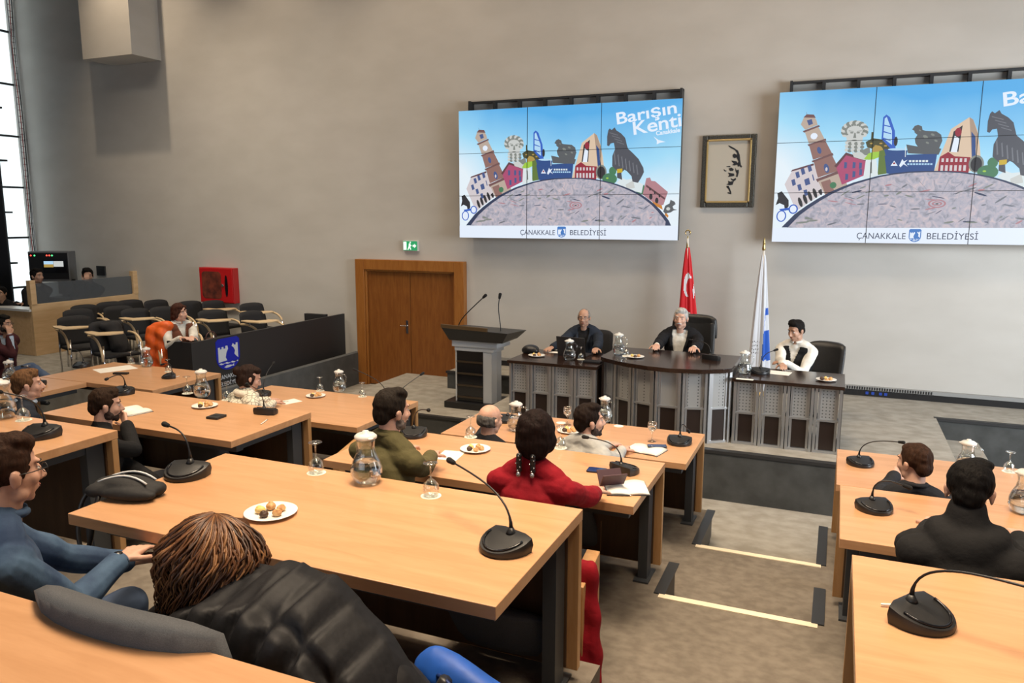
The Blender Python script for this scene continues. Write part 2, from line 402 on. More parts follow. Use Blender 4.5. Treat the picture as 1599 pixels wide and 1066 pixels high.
b = MB(); b.box(-.125, -.07, -.057, -.054, .02, .15)
b.prism([(-.05, .02), (-.03, .07), (-.02, .12), (.0, .13), (.01, .10), (.03, .09), (.0, .07), (.02, .03), (.01, .02), (-.015, .055), (-.035, .02)], -.057, -.054, ax='y')
b.ell((.005, -.055, .14), (.012, .003, .012)); b.prism([(.05, .07), (.08, .07), (.08, .05), (.115, .085), (.08, .12), (.08, .10), (.05, .10)], -.057, -.054, ax='y')
b.build('pictogram', Wt, o)
# fire cabinet
o = thing('fire_cabinet', 'red fire hose cabinet with dark window on the wall left of the door', 'fire cabinet', (-10.58, WY, H-1.58))
b = MB(); b.box(-.405, .405, -.14, 0, 0, .65); b.build('body', RED, o, bevel=.006)
b = MB(); b.box(-.39, .39, -.155, -.14, .015, .635); b.build('door', mat('cabinet_door_red', (.50, .012, .015), .3), o, bevel=.005)
b = MB(); b.prism([(p[0]-.10, p[1]+.33) for p in rounded(.46, .50, .07)], -.160, -.155, ax='y'); b.build('window', mat('cabinet_glass', (.07, .025, .02), .15, scale=6, col2=(.22, .05, .03)), o)
b = MB(); b.cap((-.1, -.163, .33), (-.1, -.166, .33), .12, .11, 20); b.lathe([(.05, 0), (.15, 0), (.15, .004)], 20, (-.1, -.162, .33))
b.build('hose_reel', mat('hose_dark', (.03, .035, .035), .4), o) if False else None
b = MB(); b.prism([(.25+.035*math.cos(a), .32+.20*math.sin(a)) for a in np.linspace(0, 6.28, 24)[:-1]], -.160, -.155, ax='y'); b.build('vent_slot', BLACKG, o)
b = MB(); b.ell((.16, -.165, .33), (.028, .012, .028)); b.build('lock', CHROME, o)
# black vent plate on the wall
o = thing('speaker_plate', 'small square black plate on the wall right of the booth rack', 'wall plate', (PY(159, 422, WY).x, WY, PY(159, 422, WY).z-.1))
b = MB(); b.box(-.12, .12, -.03, 0, 0, .19); b.build('plate', BLACK, o, bevel=.004)
b = MB()
for k in range(8): b.box(-.10, .10, -.036, -.03, .015+k*.021, .025+k*.021)
b.build('slats', BLACKM, o)
# picture
o = thing('framed_picture', 'silver and gold framed black brush portrait hanging between the two video walls', 'picture', (-1.475, WY, H+.14))
b = MB(); w_, h_ = .715, .97
for (x0, x1, z0, z1) in ((-w_/2, -w_/2+.075, 0, h_), (w_/2-.075, w_/2, 0, h_), (-w_/2+.075, w_/2-.075, 0, .075), (-w_/2+.075, w_/2-.075, h_-.075, h_)):
    b.box(x0, x1, -.055, 0, z0, z1)
b.build('frame', mat('frame_pewter', (.09, .088, .075), .35, .6, scale=90, noise_amt=.5, bump=.5), o, bevel=.012)
b = MB()
for (x0, x1, z0, z1) in ((-w_/2+.06, -w_/2+.085, .06, h_-.06), (w_/2-.085, w_/2-.06, .06, h_-.06), (-w_/2+.06, w_/2-.06, .06, .085), (-w_/2+.06, w_/2-.06, h_-.085, h_-.06)):
    b.box(x0, x1, -.062, -.05, z0, z1)
b.build('gilt_edge', mat('gilt', (.50, .34, .13), .35, .7), o, bevel=.004)
b = MB(); b.box(-w_/2+.06, w_/2-.06, -.03, -.02, .06, h_-.06); pc = b.build('artwork', mat('art_paper', (.50, .46, .38), .8), o)
S = [[(408, 262), (420, 265), (470, 290), (515, 320), (535, 370), (540, 430), (548, 480), (562, 495), (550, 510), (530, 490), (515, 500), (505, 470), (520, 440), (500, 400), (505, 350), (480, 315), (440, 295), (412, 275)],
     [(455, 370), (475, 352), (500, 365), (505, 390), (480, 405), (460, 395)], [(445, 430), (500, 440), (515, 470), (480, 485), (450, 482), (470, 465), (445, 440)],
     [(385, 495), (430, 490), (430, 503), (390, 502)], [(358, 525), (375, 540), (392, 545), (375, 553), (360, 542)], [(412, 520), (440, 508), (468, 525), (460, 545), (425, 548)],
     [(485, 510), (500, 540), (522, 530), (524, 560), (510, 615), (492, 610), (500, 575), (485, 540)], [(405, 565), (435, 570), (472, 575), (475, 600), (440, 608), (405, 612), (418, 590)],
     [(435, 625), (460, 640), (490, 622), (495, 640), (470, 660), (440, 645)], [(405, 655), (430, 665), (470, 655), (455, 700), (420, 705), (385, 695), (410, 685)],
     [(388, 712), (410, 710), (425, 740), (440, 780), (440, 805), (400, 795), (400, 780), (425, 785), (405, 740), (390, 730)]]
b = MB()
for pl in S:
    q = []
    for (x, y) in pl:
        p = PY(1080+x/7.108, 190+y/7.108, WY-.03); q.append((p.x+1.475, p.z-(H+.14)))
    b.prism(q, -.034, -.030, ax='y')
b.build('brush_strokes', BLACK, pc)
# ------------------------------------------------------------------ video walls
SY = 10.75
def emi(name, c, s=1.0):
    if name in MATS: return MATS[name]
    m, N, L, b = nt(name); b.inputs['Base Color'].default_value = (0.02, 0.02, 0.02, 1); b.inputs['Roughness'].default_value = .4
    b.inputs['Emission Color'].default_value = (*c, 1); b.inputs['Emission Strength'].default_value = s
    MATS[name] = m; return m
def sky_mat():
    m, N, L, b = nt('screen_sky'); b.inputs['Base Color'].default_value = (.02, .02, .02, 1)
    tc = N.new('ShaderNodeTexCoord'); sp = N.new('ShaderNodeSeparateXYZ'); L.new(tc.outputs['Object'], sp.inputs[0])
    no = N.new('ShaderNodeTexNoise'); no.inputs['Scale'].default_value = 1.3; L.new(tc.outputs['Object'], no.inputs['Vector'])
    # blue deepest at the top right-centre
    a = N.new('ShaderNodeMath'); a.operation = 'MULTIPLY_ADD'; a.inputs[1].default_value = .50; a.inputs[2].default_value = -.22; L.new(sp.outputs['Z'], a.inputs[0])
    x = N.new('ShaderNodeMath'); x.operation = 'SUBTRACT'; x.inputs[1].default_value = 2.15; L.new(sp.outputs['X'], x.inputs[0])
    x2 = N.new('ShaderNodeMath'); x2.operation = 'MULTIPLY'; L.new(x.outputs[0], x2.inputs[0]); L.new(x.outputs[0], x2.inputs[1])
    x3 = N.new('ShaderNodeMath'); x3.operation = 'MULTIPLY_ADD'; x3.inputs[1].default_value = -.06; L.new(x2.outputs[0], x3.inputs[0]); L.new(a.outputs[0], x3.inputs[2])
    x4 = N.new('ShaderNodeMath'); x4.operation = 'MULTIPLY_ADD'; x4.inputs[1].default_value = .25; L.new(no.outputs['Fac'], x4.inputs[0]); L.new(x3.outputs[0], x4.inputs[2])
    cr = N.new('ShaderNodeValToRGB'); e = cr.color_ramp.elements
    e[0].position = .12; e[0].color = (.80, .90, .97, 1); e[1].position = .78; e[1].color = (.085, .42, .82, 1)
    k = e.new(.42); k.color = (.36, .72, .95, 1)
    L.new(x4.outputs[0], cr.inputs[0]); L.new(cr.outputs[0], b.inputs['Emission Color']); b.inputs['Emission Strength'].default_value = 1.0
    return m
def map_mat():
    m, N, L, b = nt('screen_mosaic'); b.inputs['Base Color'].default_value = (.02, .02, .02, 1)
    tc = N.new('ShaderNodeTexCoord'); no = N.new('ShaderNodeTexNoise'); no.inputs['Scale'].default_value = 13; no.inputs['Detail'].default_value = 9; no.inputs['Distortion'].default_value = 1.2
    L.new(tc.outputs['Object'], no.inputs['Vector'])
    cr = N.new('ShaderNodeValToRGB'); e = cr.color_ramp.elements
    e[0].position = .30; e[0].color = (.27, .27, .32, 1); e[1].position = .70; e[1].color = (.62, .52, .55, 1)
    k = e.new(.47); k.color = (.43, .42, .50, 1)
    L.new(no.outputs['Fac'], cr.inputs[0]); L.new(cr.outputs[0], b.inputs['Emission Color']); b.inputs['Emission Strength'].default_value = 1.0
    return m
SCOL = dict(sky=sky_mat(), map=map_mat(), white=emi('s_white', (.80, .88, 1)), rim=emi('s_rim', (.03, .045, .10)), stone=emi('s_stone', (.50, .40, .33)),
            brick=emi('s_brick', (.17, .085, .085)), brick2=emi('s_brick2', (.28, .15, .13)), cream=emi('s_cream', (.66, .60, .62)), win=emi('s_win', (.06, .10, .26)), dark=emi('s_dark', (.025, .025, .03)),
            pink=emi('s_pink', (.42, .075, .17)), roof=emi('s_roof', (.12, .05, .06)), marble=emi('s_marble', (.60, .62, .60)), marble2=emi('s_marble2', (.22, .24, .22)), olive=emi('s_olive', (.07, .07, .03)),
            lime=emi('s_lime', (.35, .60, .06)), gold=emi('s_gold', (.45, .30, .07)), fall=emi('s_fall', (.72, .80, .82)), moss=emi('s_moss', (.12, .19, .04)), blue=emi('s_blue', (.03, .12, .55)), pale=emi('s_pale', (.45, .70, .92)),
            grey=emi('s_grey', (.10, .11, .12)), navy=emi('s_navy', (.025, .075, .25)), beige=emi('s_beige', (.72, .55, .40)), beige2=emi('s_beige2', (.42, .30, .22)), red=emi('s_red', (.30, .02, .04)), green=emi('s_green', (.06, .20, .10)),
            horse=emi('s_horse', (.075, .08, .10)), horse2=emi('s_horse2', (.17, .18, .21)), fort=emi('s_fort', (.45, .22, .25)), orange=emi('s_orange', (.60, .22, .03)), emb=emi('s_emb', (.06, .20, .55)), ink=emi('s_ink', (.03, .04, .09)), brk3=emi('s_gold2', (.60, .42, .02)))
def ellp(cx, cy, rx, ry, n=24, a0=0, a1=360, rot=0):
    r = math.radians(rot); out = []
    for i in range(n+(0 if a1-a0 == 360 else 1)):
        a = math.radians(a0+(a1-a0)*i/n); x, y = rx*math.cos(a), ry*math.sin(a)
        out.append((cx+x*math.cos(r)-y*math.sin(r), cy+x*math.sin(r)+y*math.cos(r)))
    return out
ART = []
def A(c, pts): ART.append((c, pts))
GL = [(107, 882), (160, 815), (205, 775), (250, 740), (300, 706), (350, 680), (400, 657), (450, 640), (505, 623), (560, 612), (630, 603), (700, 600), (775, 600), (850, 605), (915, 615), (980, 630), (1035, 648), (1090, 670), (1138, 693), (1180, 720), (1225, 755), (1260, 790), (1290, 825), (1312, 855), (1325, 884)]
# things behind the globe
A('cream', [(108, 665), (135, 600), (225, 568), (300, 690), (165, 800)]); A('roof', [(130, 602), (137, 592), (226, 560), (228, 570)])
for (x, y) in ((135, 660), (162, 685), (190, 712), (150, 622), (172, 605), (200, 590)): A('win', [(x, y-16), (x+14, y-22), (x+22, y+6), (x+8, y+14)])
for (x, y) in ((190, 650), (222, 625), (248, 600)): A('win', [(x, y-8), (x+20, y-18), (x+28, y+14), (x+8, y+22)])
for k in range(5): A('dark', ellp(180+k*20, 755-k*15, 8, 26, 12, rot=-18))
A('cream', [(222, 600), (240, 590), (275, 680), (250, 700)])
A('stone', [(160, 365), (172, 328), (182, 318), (212, 322), (226, 345), (232, 368), (180, 392)]); A('brick', [(170, 330), (182, 314), (213, 316), (222, 332)]); A('brick', [(182, 312), (180, 300), (184, 312)]); A('win', [(185, 345), (205, 338), (212, 362), (194, 370)])
A('brick', [(170, 398), (238, 368), (242, 376), (176, 406)]); A('stone', [(180, 404), (236, 378), (266, 440), (200, 462)]); A('white', ellp(220, 424, 15, 16)); A('brick', ellp(220, 424, 15, 16, 16)[0:3])
A('brick', [(194, 466), (270, 436), (274, 446), (200, 474)]); A('brick2', [(202, 472), (268, 444), (302, 512), (222, 542)]); A('win', ellp(246, 495, 9, 18, 12, rot=-15))
A('brick', [(216, 548), (304, 508), (308, 520), (222, 556)]); A('brick2', [(226, 554), (302, 520), (338, 596), (248, 632)]); A('win', ellp(282, 585, 11, 24, 12, rot=-15)); A('cream', ellp(282, 590, 5, 10, 10))
A('brick', [(240, 640), (345, 592), (352, 606), (248, 655)]); A('stone', [(250, 650), (348, 606), (375, 668), (285, 722)]); A('brick2', [(262, 655), (300, 640), (322, 700), (285, 715)]); A('green', ellp(315, 670, 14, 16))
A('pink', [(322, 578), (362, 516), (446, 548), (446, 620), (352, 668)]); A('roof', [(314, 574), (360, 506), (448, 540), (448, 550), (362, 520), (324, 582)])
for (x, y) in ((362, 570), (398, 570), (425, 572), (370, 628), (400, 615), (428, 605)): A('win', [(x-6, y-16), (x+6, y-14), (x+6, y+14), (x-6, y+16)])
A('marble', [(372, 470), (392, 508), (432, 500), (458, 478), (470, 540), (440, 545), (395, 530)]); A('marble2', [(420, 500), (458, 478), (466, 520), (440, 520)])
A('marble', ellp(391, 408, 40, 44)); A('marble', [(352, 410), (430, 410), (424, 470), (398, 500), (366, 470)])
for k in range(15):
    a = math.radians(150+240*k/14); A('marble2' if k % 2 else 'marble', ellp(391+46*math.cos(a), 398+40*math.sin(a), 13, 12, 12)); A('marble2', ellp(391+38*math.cos(a), 400+32*math.sin(a), 7, 5, 8, rot=k*40))
for k in range(18): A(('marble', 'marble2')[k % 2], ellp(362+(k % 6)*13, 458+(k//6)*18+4*(k % 2), 9, 9, 10))
A('marble', ellp(392, 416, 27, 34)); A('marble2', ellp(379, 408, 8, 4, 10)); A('marble2', ellp(406, 408, 8, 4, 10)); A('marble2', [(390, 408), (395, 408), (399, 434), (386, 434)]); A('marble2', ellp(392, 446, 12, 4, 10)); A('marble2', [(366, 396), (386, 400), (386, 403), (366, 400)]); A('marble2', [(400, 400), (420, 396), (420, 400), (400, 403)])
A('olive', [(440, 455), (462, 440), (462, 405), (470, 405), (472, 436), (495, 440), (530, 446), (560, 462), (562, 485), (500, 500), (448, 480)])
for k in range(5): A('gold', ellp(465+k*20, 462+(k % 2)*12, 7, 4, 10))
A('gold', ellp(492, 498, 24, 26)); A('lime', [(438, 540), (455, 512), (470, 506), (500, 502), (506, 528), (470, 546)]); A('moss', [(500, 500), (530, 490), (540, 612), (500, 620)])
A('fall', [(446, 545), (490, 540), (502, 622), (440, 640)]); A('marble2', [(466, 556), (472, 556), (476, 610), (468, 612)])
A('blue', [(506, 440), (507, 332), (520, 318), (536, 332), (560, 400), (568, 488), (548, 490)]); A('pale', [(513, 436), (514, 338), (522, 330), (548, 400), (552, 470)])
for k in range(3): A('blue', [(512, 368+k*32), (545, 378+k*34), (546, 383+k*34), (512, 374+k*32)])
A('dark', ellp(567, 452, 8, 24, 12)); A('navy', [(520, 490), (620, 498), (616, 520), (530, 530)]); A('pale', ellp(575, 492, 40, 6, 12))
A('grey', [(612, 468), (660, 478), (700, 474), (760, 490), (750, 520), (622, 512)]); A('grey', [(632, 394), (642, 376), (656, 370), (672, 378), (676, 396), (688, 400), (735, 404), (755, 420), (762, 450), (750, 490), (700, 494), (668, 490), (650, 462), (646, 440), (656, 420), (644, 410), (642, 400)])
for (x, y, r) in ((690, 430, 12), (720, 420, 9), (700, 460, 8), (735, 450, 8), (665, 398, 5)): A('marble2', ellp(x, y, r, r*.6, 10, rot=30))
A('navy', [(524, 524), (600, 520), (690, 516), (744, 516), (736, 606), (560, 616), (538, 612)]); A('fall', [(608, 478), (611, 478), (613, 530), (610, 530)])
A('white', [(552, 574), (566, 548), (582, 574)]); A('red', [(560, 566), (566, 554), (573, 566)]); A('white', [(588, 572), (600, 540), (606, 552), (622, 544), (610, 560), (624, 578), (606, 566), (594, 582)])
for k in range(6): A('fall', [(628+k*14, 546), (638+k*14, 546), (638+k*14, 556), (628+k*14, 556)])
for k in range(9): A('pale', [(622+k*12, 562), (631+k*12, 562), (631+k*12, 570), (622+k*12, 570)])
A('beige', [(734, 606), (795, 392), (868, 334), (884, 346), (905, 400), (918, 470), (934, 590), (880, 604)]); A('beige2', [(868, 334), (884, 346), (912, 430), (892, 560), (880, 450)]); A('navy', [(880, 405), (898, 430), (908, 560), (892, 570)])
A('dark', [(793, 505), (806, 405), (842, 374), (832, 505)]); A('white', [(800, 506), (812, 425), (832, 440), (826, 508)]); A('red', ellp(826, 408, 14, 22, 12))
A('red', [(752, 606), (756, 530), (790, 506), (818, 528), (884, 532), (880, 612)])
for k in range(6): A('cream', [(764+k*19, 538), (774+k*19, 538), (774+k*19, 556), (764+k*19, 556)]); A('cream', [(762+k*19, 572), (773+k*19, 572), (773+k*19, 600), (762+k*19, 600)])
A('marble2', ellp(910, 566, 32, 44)); A('dark', ellp(910, 568, 24, 36)); A('green', ellp(960, 606, 44, 34)); A('green', ellp(978, 560, 22, 26)); A('lime', ellp(946, 602, 8, 5, 8)); A('green', [(1110, 690), (1165, 640), (1175, 700)])
A('fall', [(1000, 630), (1030, 600), (1060, 612), (1100, 606), (1160, 640), (1150, 690), (1070, 670)]); A('marble', [(1055, 640), (1100, 615), (1110, 660), (1060, 668)])
A('horse', [(945, 408), (945, 355), (952, 318), (960, 306), (972, 316), (990, 300), (1000, 318), (1028, 336), (1052, 362), (1068, 425), (1100, 455), (1132, 488), (1160, 540), (1164, 566), (1146, 602), (1128, 630), (1096, 622), (1090, 590), (1062, 560), (1048, 552), (1030, 570), (1034, 612), (1004, 600), (1004, 560), (975, 530), (976, 470), (992, 430), (985, 392), (966, 396), (956, 412)])
for k in range(7): A('horse2', [(985+k*22, 452+k*12), (990+k*22, 448+k*12), (998+k*22, 520+k*10), (992+k*22, 522+k*10)])
for k in range(4): A('horse2', [(960+k*14, 330+k*18), (1010+k*12, 345+k*18), (1010+k*12, 349+k*18), (960+k*14, 334+k*18)])
A('brk3', [(1004, 548), (1036, 544), (1036, 568), (1004, 572)])
A('fort', [(1156, 700), (1178, 602), (1200, 598), (1208, 618), (1230, 620), (1306, 684), (1280, 760), (1250, 770)]); A('dark', ellp(1205, 712, 10, 18, 10)); A('dark', ellp(1240, 735, 10, 18, 10)); A('roof', [(1178, 640), (1290, 720), (1286, 730), (1176, 652)])
for k in range(3): A('dark', ellp(1200+k*28, 668+k*20, 5, 9, 8))
A('orange', [(1210, 738), (1270, 765), (1276, 790), (1230, 765)]); A('orange', [(1290, 800), (1310, 825), (1306, 838), (1288, 822)])
A('grey', [(1278, 800), (1290, 766), (1316, 752), (1322, 730), (1346, 742), (1352, 756), (1334, 770), (1340, 785), (1362, 790), (1340, 794), (1322, 806), (1290, 812)]); A('marble', ellp(1308, 784, 12, 10, 10))
A('dark', [(76, 770), (84, 735), (80, 710), (98, 700), (112, 720), (130, 745), (132, 775), (118, 800), (112, 770), (92, 760)]); A('blue', [(92, 790), (160, 778), (164, 790), (100, 800)])
A('blue', ellp(103, 825, 21, 29)); A('white', ellp(103, 825, 16, 24)); A('blue', ellp(152, 790, 20, 24)); A('white', ellp(152, 790, 14, 18))
A('rim', GL)
A('map', [(x+(760-x)*.035, y+6) for x, y in GL[:-1]]+[(1290, 884), (136, 884)])
for k in range(14):
    a = math.radians(200+k*11); A('horse2', [(760+58*math.cos(a), 764+30*math.sin(a)), (760+330*math.cos(a), 764+120*math.sin(a)), (760+330*math.cos(a+.006), 764+120*math.sin(a+.006))])
A('fort', ellp(758, 763, 38, 21)); A('map', ellp(758, 763, 30, 16)); A('fort', ellp(758, 763, 22, 11)); A('map', ellp(758, 763, 14, 7)); A('dark', ellp(758, 764, 7, 3, 8))
rs = random.Random(3)
for k in range(70):
    x = rs.uniform(190, 1230); y = rs.uniform(640, 870)
    if ((x-715)/590)**2 + ((y-885)/265)**2 > .82: continue
    w2, h2 = rs.uniform(8, 34), rs.uniform(1.5, 5); A(rs.choice(['horse2', 'rim', 'fort', 'marble2']), ellp(x, y, w2, h2, 7, rot=rs.uniform(-40, 20)))
A('white', [(55, 885), (1375, 885), (1375, 985), (55, 985)])
SX = -5.47; SW = 3.385; SH = 1.90; SZ = H-.312
def uv(x, y):
    p = PY(700+x/3.8075, 120+y/3.8075, SY); return (min(max(p.x-SX, .0), SW), min(max(p.z-SZ, 0), SH))
def flat(parent_list):
    V = []; Fc = []; Mi = []; names = []
    for k, (c, pts) in enumerate(parent_list):
        if c not in names: names.append(c)
        y = -.0020-.00002*k; o_ = len(V); q = [uv(*p) for p in pts]
        V += [(a, y, b) for a, b in q]; Fc.append(tuple(range(o_, o_+len(q)))); Mi.append(names.index(c))
    me = bpy.data.meshes.new('screen_image'); me.from_pydata(V, [], Fc)
    for nme in names: me.materials.append(SCOL[nme])
    me.polygons.foreach_set('material_index', Mi)
    import bmesh
    bm = bmesh.new(); bm.from_mesh(me); bmesh.ops.triangulate(bm, faces=bm.faces[:]); bm.to_mesh(me); bm.free()
    return me
IMG = flat(ART)
def shield(cx, cz, w, h, n=10):
    pts = [(cx-w/2, cz+h*.42), (cx-w*.4, cz+h*.5), (cx+w*.4, cz+h*.5), (cx+w/2, cz+h*.42), (cx+w/2, cz-h*.1)]
    for i in range(1, n): a = math.pi*i/n; pts.append((cx+w/2*math.cos(a), cz-h*.1-h*.4*math.sin(a)))
    return pts+[(cx-w/2, cz-h*.1)]
def emblem(cx, cz, w, h, y, dy, name, mb_, ms, parent):
    """castle, jar, wave and fish on a shield; local x-z plane, front towards -y"""
    o_ = MB(); o_.prism(shield(cx, cz, w, h), y, y-dy, ax='y'); a = o_.build(name, mb_, parent)
    k = MB(); q = lambda L: [(cx+x*w, cz+z*h) for x, z in L]
    k.prism(q([(-.42, -.22), (-.42, .24), (-.34, .24), (-.34, .18), (-.27, .18), (-.27, .24), (-.19, .24), (-.19, .18), (-.11, .18), (-.11, .26), (-.02, .26), (.0, .16), (-.08, .04), (-.12, -.1), (-.06, -.2)]), y-dy, y-dy*1.6, ax='y')
    k.prism(q([(.42, -.18), (.42, .30), (.34, .30), (.34, .24), (.28, .24), (.22, .30), (.16, .22), (.24, .16), (.30, .06), (.26, -.04), (.34, -.12)]), y-dy, y-dy*1.6, ax='y')
    k.prism(q([(-.40, -.28)]+[(-.40+.08*i, -.27+.02*math.sin(i*2)) for i in range(1, 11)]+[(.40-.08*i, -.30+.02*math.sin(i*2)) for i in range(10)]), y-dy, y-dy*1.6, ax='y')
    k.prism(q([(-.20, -.40), (-.08, -.35), (.08, -.36), (.16, -.38), (.22, -.34), (.22, -.42), (.14, -.40), (.0, -.43), (-.12, -.43)]), y-dy, y-dy*1.6, ax='y')
    k.build(name+'_device', ms, a); return a
def video_wall(x0, label):
    t = thing('video_wall', label, 'video wall', (x0, SY, SZ))
    pw, ph = SW/3, SH/3
    for j in range(3):
        for i in range(3):
            p = MB(); p.box(i*pw+.0015, (i+1)*pw-.0015, 0.0, .09, j*ph+.0015, (j+1)*ph-.0015); p.build('display_panel', BLACKM, t)
    b = MB(); b.box(.0, SW, -.0018, -.0006, 0, SH); im = b.build('screen_sky', SCOL['sky'], t)
    o = bpy.data.objects.new('screen_image', IMG); COL.objects.link(o); o.parent = t
    b = MB()
    for i in (1, 2): b.box(i*pw-.004, i*pw+.004, -.013, -.011, 0, SH); b.box(0, SW, -.013, -.011, i*ph-.003, i*ph+.003)
    b.build('bezel_grid', BLACK, t)
    b = MB()
    b.box(.11, SW-.03, .18, .245, SH+.125, SH+.155); b.box(.11, .14, .10, .245, .05, SH+.155); b.box(SW-.06, SW-.03, .10, .245, .05, SH+.155)
    for k in range(1, 8): b.box(.11+k*(SW-.14)/8-.02, .11+k*(SW-.14)/8+.02, .16, .245, .05, SH+.13)
    b.box(.11, SW-.03, .09, .245, .05, .12); b.build('mounting_frame', BLACKM, t)
    Mx = lambda x, y, rot=0: Matrix.Translation((uv(x, y)[0], -.0105, uv(x, y)[1])) @ Matrix.Rotation(math.radians(90), 4, 'X') @ Matrix.Rotation(math.radians(rot), 4, 'Z')
    text('title_lettering', 'Barışın', .225, Mx(998, 284, 8), SCOL['white'], t, .0003, bold=.0035, sx=1.36)
    text('title_lettering', 'Kenti', .25, Mx(1096, 346, 8), SCOL['white'], t, .0003, bold=.0035, sx=1.28)
    text('title_lettering', 'Çanakkale', .08, Mx(1236, 348, 6), SCOL['white'], t, .0003, bold=.002)
    b = MB(); c0 = uv(1250, 375)
    b.prism([(c0[0]-.07, c0[1]+.05), (c0[0], c0[1]), (c0[0]+.1, c0[1]-.03), (c0[0]+.02, c0[1]-.04), (c0[0]-.02, c0[1]-.06), (c0[0]-.02, c0[1]-.01)], -.0108, -.0104, ax='y'); b.build('bird_mark', SCOL['white'], t)
    a0, a1 = uv(428, 938), uv(722, 940)
    text('caption_lettering', 'ÇANAKKALE', .108, Matrix.Translation((a0[0], -.0105, a0[1])) @ Matrix.Rotation(math.radians(90), 4, 'X'), SCOL['ink'], t, .0003, sx=.90)
    text('caption_lettering', 'BELEDİYESİ', .108, Matrix.Translation((a1[0], -.0105, a1[1])) @ Matrix.Rotation(math.radians(90), 4, 'X'), SCOL['ink'], t, .0003, sx=.99)
    c = uv(675, 922); emblem(c[0], c[1], .135, .16, -.0104, .0004, 'emblem', SCOL['emb'], SCOL['white'], t)
video_wall(SX, 'left video wall of nine panels beside the framed portrait, bottom edge above the door level')
video_wall(-.842, 'right video wall of nine panels, cut off by the right edge of the photo')
# ------------------------------------------------------------------ delegate tables
def table(name_label, x0, x1, y0, y1, zt, zf, group, ends=(1, 1), panel_to=None):
    t = thing('conference_table', name_label, 'table', ((x0+x1)/2, (y0+y1)/2, zf), 0, group)
    w = (x1-x0)/2; d = (y1-y0)/2; h = zt-zf
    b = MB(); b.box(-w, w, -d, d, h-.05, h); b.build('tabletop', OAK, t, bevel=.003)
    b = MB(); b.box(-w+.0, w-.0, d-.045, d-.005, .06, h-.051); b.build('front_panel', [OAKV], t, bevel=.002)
    b = MB(); b.box(-w+.05, w-.05, d-.055, d-.046, .07, h-.055); b.build('panel_shade', OAKSHADE, t)  # thin dark sheet on the seat side, painting the shade below the tabletop
    b = MB(); b.box(-w+.10, w-.05, -d+.10, -d+.17, h-.115, h-.051); b.build('support_beam', GREYM, t)
    n = max(2, int(round(2*w/1.6))+1)
    for k in range(n):
        if (k == 0 and not ends[0]) or (k == n-1 and not ends[1]): continue
        x = -w+.09+(2*w-.18)*k/(n-1)
        l = MB(); l.box(x-.03, x+.03, d-.17, d-.06, .008, h-.051); l.box(x-.025, x+.025, -d+.15, d-.06, h-.11, h-.052); l.box(x-.05, x+.05, d-.22, d-.0, 0, .012)
        l.build('leg', GREYM, t)
    c = MB()
    for sx in (-1, 1):
        if (sx < 0 and not ends[0]) or (sx > 0 and not ends[1]): continue
        x = sx*(w-.17)
        c.tube([(x+.02*sx, -d*.1-.07+.14*i/10, h-.055-.075*math.sin(math.pi*i/10)) for i in range(11)], .004, 6)
    c.build('hanging_cable', mat('cable_white', (.75, .75, .73), .5), t)
    return t
GRP = None
table('near oak table holding the striped black pouch and large water jug', -2.96, -.955, 2.11, 3.03, TA, T3, GRP)
table('oak table where the woman in red rests her arm', -3.03, -.955, 3.95, 4.78, TB, T2, GRP)
table('oak table in front of the stage desk, with the upright water glasses', -3.03, -.955, 5.56, 6.43, TC, T1, GRP)
table('oak table at the right edge bearing the nearest microphone of the right block', .115, 3.2, 2.12, 3.0, TA, T3, GRP)
table('oak table in front of the person in the black hooded coat', .09, 3.2, 3.94, 4.78, TB, T2, GRP)
table('oak table in front of the man in black resting his chin, right block', .08, 3.2, 5.53, 6.42, TC, T1, GRP)
table('oak table by the left edge with the man with combed ginger hair beyond it', -6.6, -3.87, 2.22, 3.12, TA, T3, GRP, (0, 1))
table('oak table with the open notebook and square black case, middle left', -5.86, -3.88, 4.03, 4.93, TB, T2, GRP)
table('oak table before the door, where the woman in the patterned sweater writes', -5.62, -3.78, 5.42, 6.48, TC, T1, GRP)
table('oak table with the long sheet of paper near the dark logo barrier', -8.35, -6.60, 5.78, 6.76, TC, T1, GRP, (0, 1))
# side wing running toward the camera on the far left
t = table('oak side wing turned toward the camera at the far left edge', -.95, .95, -.42, .42, TC, T1, GRP, (1, 0))
t.location = (-8.0, 4.82, T1); t.rotation_euler[2] = math.radians(90)
t = table('foreground oak table across the bottom left corner of the photo', -2.9, .6, .42, 1.235, TD, T4, GRP, (0, 0))
# side wing floor area and bench end panels
def bench_end(lbl, x, y0, y1, zf, h):
    b = MB(); b.prism([(y0, 0), (y1, 0), (y1, h), (y0, h-.07)], -.035, .035, ax='x')
    o = b.build('bench_end_panel', OAKV, None, bevel=.004, loc=(x, 0, zf)); tag(o, lbl, 'panel')
    return o
bench_end('upright oak seat end panel beside the near table and the aisle steps', -1.05, 3.25, 3.52, T2, .66)
bench_end('oak seat end panel with sloping top seen behind the inverted glass', -3.72, 5.02, 5.33, T1, .67)
